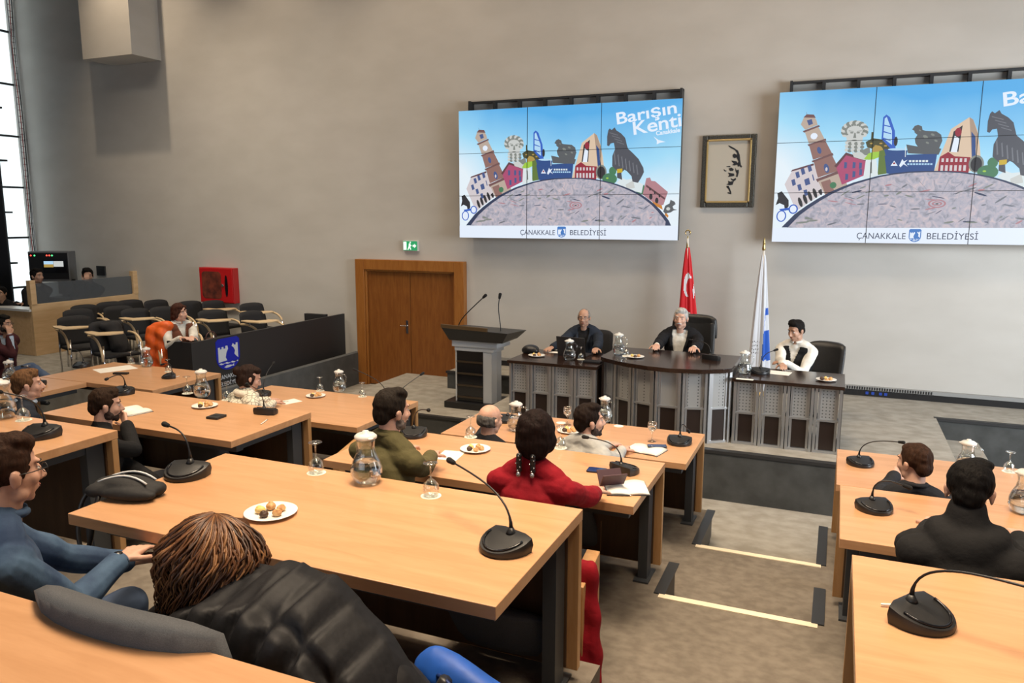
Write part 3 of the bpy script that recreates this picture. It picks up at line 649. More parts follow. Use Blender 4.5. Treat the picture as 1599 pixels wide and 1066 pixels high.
# ------------------------------------------------------------------ chairs
def back_shape(mb, w, z0, z1, y, lean, th, curve=.04):
    n = 8; m_ = 6; V = []; 
    for side in (0, 1):
        for j in range(m_+1):
            z = z0+(z1-z0)*j/m_; ww = w*(1 - .10*(j/m_)**3)
            for i in range(n+1):
                u = -1+2*i/n; x = u*ww/2
                zz = z - (.03*abs(u)**4 if j == m_ else 0)
                V.append((x, y - lean*(j/m_) + curve*u*u + (-th if side else 0)*(1-.5*abs(u)**4), zz))
    Fc = []; k = (n+1)*(m_+1)
    for j in range(m_):
        for i in range(n):
            a = j*(n+1)+i; Fc.append((a, a+n+1, a+n+2, a+1)); Fc.append((k+a, k+a+1, k+a+n+2, k+a+n+1))
    for j in range(m_):
        a = j*(n+1); Fc.append((a, k+a, k+a+n+1, a+n+1)); a += n; Fc.append((a, a+n+1, k+a+n+1, k+a))
    for i in range(n):
        Fc.append((i, i+1, k+i+1, k+i)); a = m_*(n+1)+i; Fc.append((a, k+a, k+a+1, a+1))
    mb.add(V, Fc)
def row_chair(lbl, x, y, zf, rz=0, top=.92, w=.54):
    """upholstered fixed seat; x, y is the seat centre, facing local +y"""
    t = thing('auditorium_seat', lbl, 'seat', (x, y, zf), rz, None)
    b = MB(); back_shape(b, w, .36, top, -.22, .10, .07); b.build('backrest', GFAB, t, True)
    b = MB(); b.box(-w/2+.02, w/2-.02, -.21, .23, .33, .43); b.build('seat', GFAB, t, bevel=.025)
    b = MB(); b.box(-.05, .05, -.08, .08, 0, .33); b.box(-.16, .16, -.14, .14, 0, .015); b.build('pedestal', GREYM, t)
    for s in (-1, 1):
        b = MB(); b.box(s*(w/2+.01)-.018, s*(w/2+.01)+.018, -.22, .18, .33, .55); b.build('arm_panel', OAKV, t, bevel=.004)
    return t
def tablet_chair(lbl, x, y, zf, rz, tablet=True, grp='writing chairs on the left platform'):
    t = thing('writing_chair', lbl, 'chair', (x, y, zf), rz, grp); t.scale = (1.08, 1.08, 1.04)
    b = MB(); back_shape(b, .47, .44, .87, -.21, .09, .035, .03); b.build('backrest', BFAB, t, True)
    b = MB(); b.box(-.225, .225, -.21, .22, .42, .465); b.build('seat', BFAB, t, bevel=.018)
    for s in (-1, 1):
        l = MB(); l.tube([(s*.235, .20, 0), (s*.235, .20, .60)], .012, 8); l.build('leg', CHROME, t, True)
        l = MB(); l.tube([(s*.235, -.20, 0), (s*.235, -.20, .45), (s*.22, -.235, .62)], .012, 8); l.build('leg', CHROME, t, True)
        a = MB(); pts = bez([(s*.255, -.20, .70), (s*.265, .02, .72), (s*.265, .22, .66), (s*.25, .20, .40)], 10)
        for i in range(len(pts)-1): a.cap(pts[i], pts[i+1], .017, .017, 8)
        a.build('armrest', BEECH, t, True)
    if tablet:
        a = MB(); a.prism([(.33, -.12), (.36, .05), (.34, .26), (.20, .34), (.02, .33), (-.02, .22), (.08, .14), (.22, .08), (.24, -.1)], .755, .775); a.build('writing_tablet', BEECH, t, bevel=.004)
        a = MB(); a.tube([(.28, .0, .70), (.28, .0, .757)], .008, 6); a.build('tablet_post', CHROME, t)
    return t
# platform chairs: pixel of the middle of the back's top edge
ZC = LFT+.86
for i, (px, py, tb, l) in enumerate([(116, 498, 1, 'black writing chair nearest the booth corner, pale tablet raised over its seat'),
    (122, 487, 0, 'black chair behind the nearest writing chair by the booth panel'), (132, 480, 0, 'black chair against the booth panel, second row'),
    (173, 475, 0, 'black chair below the booth glass, middle of the back row'), (203, 472, 0, 'black chair in the corner below the right booth post'),
    (244, 472, 0, 'black chair with clear back just right of the booth post'), (185, 482, 0, 'black chair in the middle of the dark cluster below the booth'),
    (211, 486, 1, 'black writing chair with level tablet left of the orange jacket'), (254, 483, 0, 'black chair directly behind the woman in the brown vest, left side'),
    (166, 506, 1, 'black writing chair draped with a dark coat, tablet in front'), (296, 474, 0, 'black chair whose back shows right of the seated woman'),
    (333, 473, 1, 'black writing chair below the red fire cabinet, back row'), (331, 488, 1, 'black writing chair in front of the one below the fire cabinet'),
    (393, 477, 1, 'black writing chair furthest right in the back row'), (393, 490, 1, 'black writing chair furthest right in the front row, by the barrier')]):
    p = P(px, py, ZC)
    yy = min(p.y, 10.55)
    q = PY(px, py, yy) if p.y > 10.55 else p
    rz = math.radians(-108 + (i % 3)*6)
    ox, oy = math.cos(rz+math.pi/2)*.28, math.sin(rz+math.pi/2)*.28
    tablet_chair(l, q.x+ox, min(q.y+oy, 10.6), LFT, rz, bool(tb))
# dark coat on one writing chair
m_ = MB(); p = P(172, 506, ZC)
m_.cap((p.x-.02, p.y-.12, LFT+.84), (p.x+.02, p.y+.14, LFT+.84), .06, .06); m_.cap((p.x+.05, p.y, LFT+.8), (p.x+.22, p.y-.03, LFT+.52), .12, .13); m_.cap((p.x+.22, p.y-.05, LFT+.52), (p.x+.32, p.y-.1, LFT+.20), .08, .06)
o = blob('draped_coat', m_, mat('coat_black', (.010, .010, .012), .85), None, .02, 4, disp=.01); tag(o, 'black coat thrown over the writing chair near the booth', 'coat')
# ------------------------------------------------------------------ logo barrier
t = thing('logo_barrier', 'black barrier panel with blue shield emblem running beside the left platform', 'barrier', (-7.8, 7.5, 0))
z1 = H-1.645; zb = .36; ZB1 = z1
b = MB(); b.box(-.04, 0, 0, 3.42, zb, z1); b.build('long_panel', mat('barrier_black', (.022, .022, .024), .45), t, bevel=.003)
b = MB(); b.box(-.44, -.04, 0, .04, zb, z1); b.build('return_panel', MATS['barrier_black'], t, bevel=.003)
b = MB(); b.box(-.46, -.04, 2.92, 3.0, z1-.12, z1+.035) ; b.box(-.34, -.045, .05, 2.9, z1-.17, z1-.14); b.build('inner_shelf', MATS['barrier_black'], t)
Mrot = Matrix.Translation((.004, 0, 0)) @ Matrix.Rotation(math.radians(90), 4, 'Z') @ Matrix.Rotation(math.radians(90), 4, 'X')
eb = bpy.data.objects.new('emblem_holder', None)
def on_panel(px, py):
    d = ray(px, py); q = Vector((0, 0, H))+d*(-7.8/d.x); return q.y-7.5, q.z
ya, za = on_panel(336, 573); yb, zb_ = on_panel(374, 527); yc, zc_ = on_panel(355, 530)
em_w = on_panel(374, 550)[0]-on_panel(337, 550)[0]; em_c = (on_panel(374, 550)[0]+on_panel(337, 550)[0])/2
zt_, zbm = on_panel(355, 527)[1], on_panel(355, 577)[1]
a = emblem(em_c, (zt_+zbm)/2, em_w, (zt_-zbm), 0, .004, 'emblem', mat('emblem_blue', (.005, .015, .38), .4), mat('emblem_white', (.55, .60, .66), .5), t)
a.rotation_euler[2] = math.radians(90); a.location = (.001, 0, 0)
y0_, z0_ = on_panel(341, 594); y1_, z1_ = on_panel(341, 605)
text('lettering', 'ÇANAKKALE', .085, Matrix.Translation((.0, y0_, z0_)) @ Matrix.Rotation(math.radians(90), 4, 'Z') @ Matrix.Rotation(math.radians(90), 4, 'X'), MATS['emblem_white'], t, .003, sx=.95)
text('lettering', 'BELEDİYESİ', .085, Matrix.Translation((.0, y1_-.02, z1_)) @ Matrix.Rotation(math.radians(90), 4, 'Z') @ Matrix.Rotation(math.radians(90), 4, 'X'), MATS['emblem_white'], t, .003, sx=1.0)
# ------------------------------------------------------------------ control booth
bx, by = -12.75, 8.80; zr = H-1.505; zg = H-1.09
t = thing('control_booth', 'oak control booth with smoked glass screen against the far wall', 'booth', (bx, by, LFT))
b = MB(); b.box(-.06, 0, 0, WY-by-.001, 0, zr-LFT); b.build('front_panel', BOOTHW, t, bevel=.004)
b = MB(); b.box(-2.6, -.06, 0, .06, 0, zr-LFT-.12); b.build('side_panel', BOOTHW, t, bevel=.004)
b = MB(); b.box(-2.6, -.02, -.04, .25, zr-LFT-.119, zr-LFT-.08); b.build('side_counter', mat('counter_white', (.70, .72, .72), .3), t)
b = MB(); b.box(-.50, -.06, .07, 2.0, zr-LFT-.28, zr-LFT-.25); b.build('desk_shelf', BLACKM, t)
b = MB(); b.box(-.035, -.025, .10, WY-by-.12, zr-LFT, zg-LFT-.06); b.build('glass_screen', mat('smoked_glass', (.30, .33, .36), .08, trans=.75, ior=1.1), t)
for yy in (0, WY-by-.101):
    b = MB(); b.box(-.09, .01, yy, yy+.10, zr-LFT-.001, zg-LFT+(.03 if yy else 0)); b.build('post', BOOTHW, t, bevel=.003)
# equipment rack / monitor
q0 = PY(57, 391, 10.6); q1 = PY(108, 430, 10.6)
t = thing('equipment_rack', 'dark equipment rack with small red and green lights and preview screen above the booth', 'rack', ((q0.x+q1.x)/2, WY-.32, q1.z-.12), math.radians(28))
w_ = (q1.x-q0.x)/2*.86; h_ = q0.z-q1.z+.12
b = MB(); b.box(-w_, w_, -.30, 0, 0, h_); b.build('housing', mat('rack_grey', (.16, .165, .17), .5), t, bevel=.008)
b = MB(); b.box(-w_+.02, w_*.95, -.31, -.30, .05, h_-.03); b.build('front', BLACK, t)
b = MB(); b.box(-.10, w_*.95-.02, -.33, -.31, h_*.30, h_-.16); mo = b.build('preview_screen', BLACKG, t)
b = MB(); b.box(-.08, .10, -.333, -.331, h_*.50, h_-.19); b.box(-.08, .10, -.334, -.333, h_*.48, h_*.58, 1); b.box(.105, .29, -.333, -.331, h_*.50, h_-.19, 2); b.build('preview_pictures', [SCOL['pale'], SCOL['gold'], SCOL['marble']], mo)
b = MB()
for x, mi in ((-.32, 0), (-.25, 1), (-.02, 0), (.03, 0), (.08, 1)): b.ell((x, -.315, h_-.08), (.016, .008, .016), mi=mi)
b.build('indicator_lights', [emi('led_red', (1, .08, .05), 2.5), emi('led_green', (.1, 1, .3), 2.0)], t)
t = thing('keyboard_desk', 'black control desk with low monitors between the two booth operators', 'desk', (-14.05, 10.66, LFT))
b = MB(); b.box(-.55, .42, -.25, .30, 0, .80); b.build('cabinet', BLACKM, t)
b = MB(); b.box(-.50, -.05, -.02, .03, .85, 1.16); b.box(.0, .40, -.02, .03, .85, 1.14); b.box(-.36, -.2, -.05, .06, .80, .86); b.box(.12, .28, -.05, .06, .80, .86); b.build('monitors', BLACK, t)
# ------------------------------------------------------------------ front desk (three sections)
ALUP = mat('perforated_panel', (.27, .27, .265), .5, .5)
def perf_mat():
    m, N, L, b = nt('perforated_metal'); tc = N.new('ShaderNodeTexCoord')
    v = N.new('ShaderNodeTexVoronoi'); v.inputs['Randomness'].default_value = 0; v.inputs['Scale'].default_value = 30
    L.new(tc.outputs['Object'], v.inputs['Vector'])
    cr = N.new('ShaderNodeValToRGB'); cr.color_ramp.interpolation = 'CONSTANT'
    cr.color_ramp.elements[0].color = (.10, .10, .10, 1); cr.color_ramp.elements[1].color = (.36, .36, .35, 1); cr.color_ramp.elements[1].position = .22
    L.new(v.outputs['Distance'], cr.inputs[0]); L.new(cr.outputs[0], b.inputs['Base Color'])
    b.inputs['Roughness'].default_value = .45; b.inputs['Metallic'].default_value = .35
    return m
PERF = perf_mat()
BRN = mat('dark_veneer', (.022, .013, .010), .35)
def desk_panels(t, pts, h, split):
    """front bays between consecutive plan points: posts, perforated upper, dark lower panel"""
    for k in range(len(pts)-1):
        a = Vector((*pts[k], 0)); c = Vector((*pts[k+1], 0)); d = (c-a); L = d.length; d.normalize()
        nrm = Vector((d.y, -d.x, 0)); M3 = Matrix((d, -nrm, Vector((0, 0, 1)))).transposed()
        b = MB()
        for u in (.018, L-.018): b.obox(a+d*u+Vector((0, 0, h/2)), (.026, .055, h), M3)
        for u in (.050, L-.050): b.obox(a+d*u+nrm*-.012+Vector((0, 0, h/2)), (.022, .03, h), M3)
        b.obox(a+d*L/2+Vector((0, 0, .012)), (L-.04, .03, .024), M3); b.obox(a+d*L/2+Vector((0, 0, split)), (L-.06, .03, .018), M3)
        b.build('aluminium_posts', ALU, t)
        b = MB(); b.obox(a+d*L/2+nrm*-.01+Vector((0, 0, (split+h)/2)), (L-.08, .014, h-split-.02), M3); b.build('perforated_panel', PERF, t)
        b = MB(); b.obox(a+d*L/2+nrm*-.01+Vector((0, 0, split/2+.01)), (L-.08, .014, split-.04), M3); b.build('lower_panel', BRN, t)
zt = H-1.63
def desk(lbl, x0, x1, yf, yb, ztop, n):
    t = thing('stage_desk', lbl, 'desk', (x0, yf, STG)); w = x1-x0; h = ztop-STG
    b = MB(); b.box(-.01, w+.01, -.0, yb-yf, h-.035, h); b.build('desktop', WENGE, t, bevel=.004)
    desk_panels(t, [(w*k/n, .06) for k in range(n+1)], h-.036, (h-.036)*.50)
    for x in (.012, w-.012):
        b = MB(); b.box(x-.012, x+.012, .09, yb-yf-.06, 0, h-.036); b.build('end_panel', BRN, t)
    return t
desk('left section of the dark topped stage desk, holding the laptop', -3.455, -2.40, 7.98, 8.82, zt, 4)
desk('right section of the dark topped stage desk, in front of the man in the vest', -.925, .122, 7.98, 8.68, zt, 4)
ztc = H-1.53
cp = [(-2.385, 8.119), (-2.32, 8.04), (-2.17, 7.93), (-2.02, 7.85), (-1.77, 7.76), (-1.53, 7.73), (-1.22, 7.795), (-1.02, 7.92), (-.945, 8.0)]
t = thing('stage_desk', 'raised curved centre section of the stage desk, before the white haired man', 'desk', (-1.66, 7.75, STG)); hh = ztc-STG
b = MB(); b.prism([(x+1.66, y-7.75) for x, y in cp]+[(.715, 1.02), (-.72, 1.08)], hh-.045, hh); b.build('desktop', WENGE, t, bevel=.004)
bp_ = [(-2.36, 8.18), (-2.19, 8.03), (-1.96, 7.92), (-1.70, 7.84), (-1.42, 7.83), (-1.17, 7.91), (-.955, 8.06)]
desk_panels(t, [(x+1.66, y-7.75) for x, y in bp_], hh-.046, (hh-.046)*.49)
for x in (-.70, .695):
    b = MB(); b.box(x-.012, x+.012, .38, .95, 0, hh-.046); b.build('end_panel', BRN, t)
# ------------------------------------------------------------------ lectern
t = thing('lectern', 'black and white lectern with dark shelves and two gooseneck microphones left of the stage desk', 'lectern', (-4.47, 9.42, PLT), math.radians(0))
b = MB(); b.box(-.44, .44, -.30, .30, 0, .09); b.build('base', BLACK, t, bevel=.006)
b = MB(); b.prism([(-.30, -.22), (-.27, -.22), (-.27, .20), (-.30, .20)], .09, .80)
b.prism([(.12, -.22), (.24, -.20), (.28, -.12), (.28, .04), (.25, .06), (.12, .06)], .09, .80); b.box(-.28, .13, .02, .06, .09, .80); b.build('white_body', mat('lectern_white', (.52, .55, .58), .35), t, bevel=.006)
b = MB(); b.box(-.272, .122, -.225, -.20, .09, .82)
b.build('front_board', BLACKG, t)
b = MB()
for k in range(4): b.prism([(-.24, .17+k*.165), (-.225, .17+k*.165), (-.205, .145+k*.165), (-.24, .145+k*.165)], -.268, .118, ax='x')
b.build('front_slats', mat('slat_dark', (.05, .035, .02), .3), t)
b = MB(); b.prism([(-.30, -.24), (.28, -.22), (.30, .08), (-.30, .08)], .80, .86); b.prism([(-.33, -.26), (.34, -.24), (.36, .16), (-.33, .16)], .86, .95); b.build('white_collar', MATS['lectern_white'], t, bevel=.006)
b = MB()
V = [(-.35, -.30, .95), (.44, -.30, .95), (.44, .22, .95), (-.35, .22, .95), (-.43, -.38, 1.13), (.55, -.38, 1.10), (.55, .30, 1.06), (-.43, .30, 1.08)]
b.add(V, [(3, 2, 1, 0), (4, 5, 6, 7), (0, 1, 5, 4), (1, 2, 6, 5), (2, 3, 7, 6), (3, 0, 4, 7)]); b.build('reading_top', BLACK, t, bevel=.006)
b = MB(); b.prism([(-.43, 1.125), (.26, 1.105), (.26, 1.155), (-.43, 1.175)], -.39, -.36, ax='y'); b.build('brown_ledge', mat('ledge_brown', (.09, .055, .025), .35), t, bevel=.003)
def neck(pts, t, r=.006, rh=.016, lh=.05, head='microphone_head'):
    b = MB(); b.tube(pts, [r*1.8]+[r]*(len(pts)-1), 8); n_ = b.build('gooseneck', BLACK, t, True)
    d = (Vector(pts[-1])-Vector(pts[-2])).normalized(); p = Vector(pts[-1])
    b = MB(); b.cap(p, p+d*lh, rh*.8, rh, 12); b.build(head, FOAM, n_, True)
    return n_
inv = Matrix.Translation(Vector((-4.47, 9.42, PLT))).inverted()
hp = inv @ PY(755, 464, 9.25); neck(bez([(-.36, .0, 1.09), (-.34, .0, 1.2), (-.2, -.05, 1.30), hp], 12), t, .007, .022, .05)
hp = inv @ PY(780, 465, 9.35); neck(bez([(.33, -.1, 1.07), (.34, -.1, 1.2), (.26, -.08, 1.35), hp], 12), t, .007, .022, .05)
# ------------------------------------------------------------------ flags
def flag(lbl, top, base, top_r, hgt, colf, finial, name, amp=.3, zb=None, lean=0):
    bx_, by_ = base.x, base.y
    t = thing('standing_flag', lbl, 'flag', (bx_, by_, STG))
    L = top.z-STG
    b = MB(); b.lathe([(.15, 0), (.15, .02), (.04, .05), (.025, .12)], 24); b.build('stand', mat('brass', (.55, .40, .16), .3, .9), t, True)
    b = MB(); b.tube([(0, 0, .1), (top.x-bx_, 0, L)], .014, 10); b.build('pole', mat('pole_wood', (.75, .72, .65), .4), t, True)
    b = MB()
    if finial == 'moon':
        pts = [(.0+.035*math.cos(a), 0, L+.075+.035*math.sin(a)) for a in np.linspace(math.radians(-60), math.radians(240), 14)]
        b.tube([(top.x-bx_+p[0], 0, p[2]) for p in pts], [.003+.006*math.sin(math.pi*i/13) for i in range(14)], 6); b.cap((top.x-bx_, 0, L-.12), (top.x-bx_, 0, L+.03), .018, .006)
        b.ell((top.x-bx_+.025, 0, L+.085), (.012, .004, .012))
    else: b.cap((top.x-bx_, 0, L-.05), (top.x-bx_, 0, L+.01), .022, .018); b.cap((top.x-bx_, 0, L+.03), (top.x-bx_, 0, L+.10), .020, .003)
    b.build('finial', MATS['brass'], t, True)
    NU, NV = 120, 110; V = []; Fc = []; Mi = []
    for j in range(NV+1):
        v = j/NV; z = L-.12-v*hgt; cx_ = (top.x-bx_)*(z/L)
        R = top_r*(.12+.88*(v**.75))*(1 if v < .85 else 1-.25*(v-.85)/.15)
        for i in range(NU):
            a = 2*math.pi*i/NU; r = R*(1+amp*math.sin(5*a+1.2*v)+.12*math.sin(11*a+2))
            V.append((cx_+lean*v+r*math.cos(a), .55*r*math.sin(a), z+.04*math.sin(3*a)*v))
    for j in range(NV):
        for i in range(NU):
            Fc.append((j*NU+i, (j+1)*NU+i, (j+1)*NU+(i+1) % NU, j*NU+(i+1) % NU)); Mi.append(colf((V[j*NU+i][0]-V[j*NU][0]*0-lean*j/NV, L-V[j*NU+i][2]), math.sin(2*math.pi*i/NU) < 0))
    b = MB(); b.add(V, Fc); b.m = Mi
    b.build('cloth', name, t, True)
    return t
FR = mat('flag_red', (.62, .008, .015), .6); FW = mat('flag_white', (.70, .72, .76), .65); FB = mat('flag_blue', (.02, .11, .52), .6)
def redc(p, front):
    x, z = p
    if not front: return 0
    c1 = (x+.05)**2/.055**2+(z-.62)**2/.16**2 < 1; c2 = (x+.022)**2/.046**2+(z-.65)**2/.125**2 < 1
    if c1 and not c2: return 1
    if abs(x-.028)/.018+abs(z-.70)/.12 < 1 or (abs(x+.02)/.05+abs(z-1.03)/.05 < 1): return 1
    return 0
flag('red flag with white crescent and star standing behind the white haired man', PY(1074, 372, 10.55), PY(1073, 620, 10.55), .148, 1.75, redc, 'moon', [FR, FW])
def whc(p, front):
    x, z = p
    if not front: return 0
    if .80 < z < 1.50 and x > .015 and not (abs(x-.05) < .03 and .90 < z < 1.1) : return 1
    if -.115 < x < -.03 and 1.22 < z < 1.42 and (int(z*60) % 3 == 0) and int(x*90) % 2 == 0: return 2
    return 0
flag('white municipal flag with blue emblem hanging left of the man in the vest', PY(1193, 383, 10.5), PY(1188, 620, 10.5), .135, 2.0, whc, 'spear', [FW, FB, mat('flag_ink', (.12, .12, .13), .6)], lean=-.05)
# ------------------------------------------------------------------ people
SK1 = dict(light=(.62, .36, .26), tan=(.48, .27, .18), olive=(.42, .24, .15))
def skin(k):
    return mat('skin_'+k, SK1[k], .5, scale=35, noise_amt=.06, bump=.05)
def rotm(yaw=0, pitch=0, roll=0):
    return Matrix.Rotation(yaw, 3, 'Z') @ Matrix.Rotation(pitch, 3, 'X') @ Matrix.Rotation(roll, 3, 'Y')
def ik(S, Hd, l1, l2, pole):
    S = Vector(S); Hd = Vector(Hd); d = Hd-S; L = d.length
    if L > (l1+l2)*.985: Hd = S+d*((l1+l2)*.985/L); d = Hd-S; L = d.length
    if L < .12: L = .12
    a = (l1*l1-l2*l2+L*L)/(2*L); h = math.sqrt(max(l1*l1-a*a, 0)); t = d.normalized()
    p = Vector(pole); p = (p-t*p.dot(t)).normalized()
    return S+t*a+p*h, Hd
def hand(mb, w, d, nrm, side, s=1, curl=.35, spread=1.0):
    """w wrist, d pointing dir, nrm palm normal (towards palm), side +1 thumb on +lat"""
    w = Vector(w); d = Vector(d).normalized(); nrm = Vector(nrm); nrm = (nrm-d*nrm.dot(d)).normalized(); lat = d.cross(nrm)*side
    # palm: fan of flattened capsules
    offs = (.030, .010, -.011, -.031)
    for k, o_ in enumerate(offs):
        mb.cap(w+lat*o_*.55*s+d*.012*s, w+lat*o_*s+d*.080*s, .014*s, .0125*s, 10)
    for k, (o_, L) in enumerate(zip(offs, (.070, .080, .074, .058))):
        p = w+lat*o_*s+d*.082*s; dd = (d+lat*(o_*2.2*spread)).normalized(); r = .0092*s
        c = curl*(1+.12*k); ang = c*.5
        for j, fr in enumerate((.45, .32, .23)):
            dj = (dd*math.cos(ang)+nrm*math.sin(ang)).normalized(); q = p+dj*L*fr*s
            mb.cap(p, q, r, r*.93, 9); p = q; r *= .93; ang += c
    p = w+lat*.024*s+d*.018*s; dd = (d*.62+lat*.72+nrm*.25).normalized()
    q = p+dd*.042*s; mb.cap(p, q, .0135*s, .0115*s, 9); dd = (d*.85+lat*.35+nrm*.28).normalized(); r_ = q+dd*.032*s
    mb.cap(q, r_, .0112*s, .0105*s, 9); mb.cap(r_, r_+(dd+nrm*.25).normalized()*.024*s, .0102*s, .0088*s, 9)
def person(name_lbl, head, face, skin_k='light', s=1.0, floor=None, lean=.06, hyaw=0, hpitch=0, side_lean=0, hands=None, nrm=((0, 0, -1), (0, 0, -1)), curl=(.35, .35),
           top='black', jacket=None, legs='dark', hair=None, haircol=(.02, .014, .01), beard=None, glasses=None, vx=.008, width=1.0, sleeve=.0, fold=.006, vopen=.09,
           knees=None, hip_drop=None, brows=(.03, .02, .015), coatlen=0, hood=False, poles=None):
    fr = math.radians(face) - math.pi/2
    Rz = Matrix.Rotation(fr, 3, 'Z'); Hd = Vector(head)
    hipz = Hd.z-.70*s if hip_drop is None else Hd.z-hip_drop
    hp = Hd - Rz @ Vector((side_lean*s, (lean+.03)*s, 0)); hp.z = hipz
    t = thing('person', name_lbl, 'person', (hp.x, hp.y, floor))
    t.rotation_euler[2] = fr
    fz = hipz-floor
    hl = Hd.z-hipz                           # head height over hip, local
    k = hl/(.70*s)                            # torso compression
    def L(x, y, z): return Vector((x*s*width, y*s, fz+z*s*k))
    inv_ = lambda p: Rz.transposed() @ (Vector(p)-Vector((hp.x, hp.y, floor)))
    Hc = Vector((side_lean*s, (lean+.03)*s, fz+hl))
    ls = lambda z: side_lean*max(0, z-.1)/.6
    ly = lambda z: lean*min(1, max(0, z/.52))**1.2
    Hr = rotm(math.radians(hyaw), math.radians(hpitch))
    def HL(x, y, z): return Hc+Hr @ Vector((x*s, y*s, z*s))
    body = MB(); sk = skin(skin_k)
    def torso(mb, g, arms=True, lower=True, gs=None):
        gs = g if gs is None else gs
        c = lambda x, y, z: L(x+ls(z), y+ly(z), z)
        if lower: mb.ell(c(0, -.01, .03), ((.165*width+g)*s, (.125+g)*s, (.12+g)*s*k))
        mb.ell(c(0, .0, .17), ((.145*width+g)*s, (.112+g)*s, (.15+g)*s*k))
        mb.ell(c(0, -.005, .33), ((.158*width+g)*s, (.110+g)*s, (.18+g)*s*k))
        mb.cap(L(-.148+ls(.46), ly(.46)-.01, .462), L(.148+ls(.46), ly(.46)-.01, .462), (.058+g)*s, (.058+g)*s, 14)
        for sd in (-1, 1): mb.cap(c(sd*.115, -.012, .505), c(0, -.012, .560), (.044+g)*s, (.052+g*.6)*s, 12)
    torso(body, 0)
    nb = L(ls(.5), ly(.5)-.008, .50); body.cap(nb, HL(0, -.015, -.05), .062*s, .056*s, 14)
    # head
    def he(x, y, z, a, b_, c_): body.ell(HL(x, y, z), (a*s, b_*s, c_*s), Hr, 18, 12)
    he(0, -.014, .032, .075, .093, .083); he(0, .022, -.022, .061, .068, .080); he(0, .030, -.068, .046, .050, .040); he(0, .062, -.094, .020, .018, .017)
    for sd in (-1, 1):
        he(sd*.036, .056, -.026, .024, .024, .026); he(sd*.045, .012, -.070, .018, .034, .026)
        he(sd*.077, -.008, -.012, .009, .019, .031); he(sd*.083, -.014, -.000, .007, .015, .018); he(sd*.011, .094, -.036, .008, .009, .007)
        he(sd*.030, .072, .030, .020, .012, .009); he(sd*.031, .068, .004, .014, .011, .010)
    body.cap(HL(0, .083, .012), HL(0, .106, -.030), .008*s, .0125*s, 10)
    he(0, .078, -.060, .026, .0125, .016)
    # arms
    hands = hands or (None, None); arms = []
    for i, sd in enumerate((-1, 1)):
        S = L(sd*.176+ls(.45), ly(.45)-.012, .452)
        tgt = inv_(hands[i]) if hands[i] is not None else L(sd*.10, .30, .08)
        pole = Vector((sd*.5, -.35, -1)) if not poles or poles[i] is None else Vector(poles[i])
        E, Wp = ik(S, tgt, .285*s, .255*s, pole)
        arms.append((S, E, Wp)); body.cap(S, E, .047*s, .040*s, 12); body.cap(E, Wp, .040*s, .026*s, 12)
        nv = Rz.transposed() @ Vector(nrm[i])
        hd = (Wp-E).normalized()
        if abs(nv.z) > .8: hd = Vector((hd.x, hd.y, hd.z*.25)).normalized()
        if nv.length < .1: nv = Vector((-sd, 0, -.2))
        hand(body, Wp, hd, nv, -sd, s, curl[i])
    # legs
    lg = []
    for i, sd in enumerate((-1, 1)):
        hj = L(sd*.09, .0, -.02); kz = min(.50*s, fz+.06)
        kn = Vector((sd*.13*s, .42*s, kz)) if not knees else Vector(knees[i][0])
        an = Vector((kn.x, kn.y-.02*s, .09)) if not knees else Vector(knees[i][1])
        lg.append((hj, kn, an)); body.cap(hj, kn, .078*s, .055*s, 12); body.cap(kn, an, .052*s, .036*s, 12); body.cap(an+Vector((0, -.03, -.04)), an+Vector((0, .14*s, -.055)), .035*s, .03*s, 10)
    b_ = blob('body', body, sk, t, min(vx, .0065) if vx < .01 else vx*.8, 3)
    # eyes, brows, lips
    hd_ = b_
    for sd in (-1, 1):
        ey = MB(); ey.ell(HL(sd*.031, .0735, .004), (.0115*s, .0085*s, .0065*s), Hr, 12, 8); ey.ell(HL(sd*.031, .0805, .004), (.0052*s, .0030*s, .0052*s), Hr, 10, 6, mi=1)
        ey.build('eye', [mat('eye_white', (.62, .58, .54), .2), mat('eye_dark', (.015, .01, .008), .1)], t, True)
    for sd in (-1, 1):
        br = MB(); br.cap(HL(sd*.014, .0845, .026), HL(sd*.034, .0835, .031), .0042*s, .004*s, 8); br.cap(HL(sd*.034, .0835, .031), HL(sd*.048, .070, .026), .004*s, .0025*s, 8)
        br.build('eyebrow', mat('brow_%d' % int(brows[0]*999), brows, .8), t, True)
    lp = MB(); lp.ell(HL(0, .0885, -.0565), (.021*s, .0045*s, .0036*s), Hr, 12, 6); lp.ell(HL(0, .0875, -.0635), (.018*s, .0045*s, .0042*s), Hr, 12, 6)
    lp.build('lips', mat('lips_'+skin_k, tuple(c*f for c, f in zip(SK1[skin_k], (.85, .55, .55))), .45), t, True)
    # clothing
    def garment(nm, m, g, arm_g, cuff, cut=None, fold_=fold, skirt=0, neck_g=.0, vv=vx):
        mb = MB(); torso(mb, g)
        for S, E, Wp in arms:
            e2 = E+(Wp-E)*(1-cuff/max((Wp-E).length, .05)) if cuff > 0 else Wp
            mb.cap(S, E, (.053+arm_g)*s, (.045+arm_g)*s, 12); mb.cap(E, e2, (.045+arm_g)*s, (.033+arm_g)*s, 12)
        if skirt:
            for hj, kn, an in lg: mb.cap(hj, hj+(kn-hj)*skirt, (.095+g)*s, (.09+g)*s, 12)
        if neck_g: mb.cap(nb, nb+(HL(0, -.015, -.05)-nb)*.10, (.060+neck_g)*s, (.058+neck_g)*s, 14)
        return blob(nm, mb, m, t, vv, 4, cut, disp=fold_, dscale=.075)
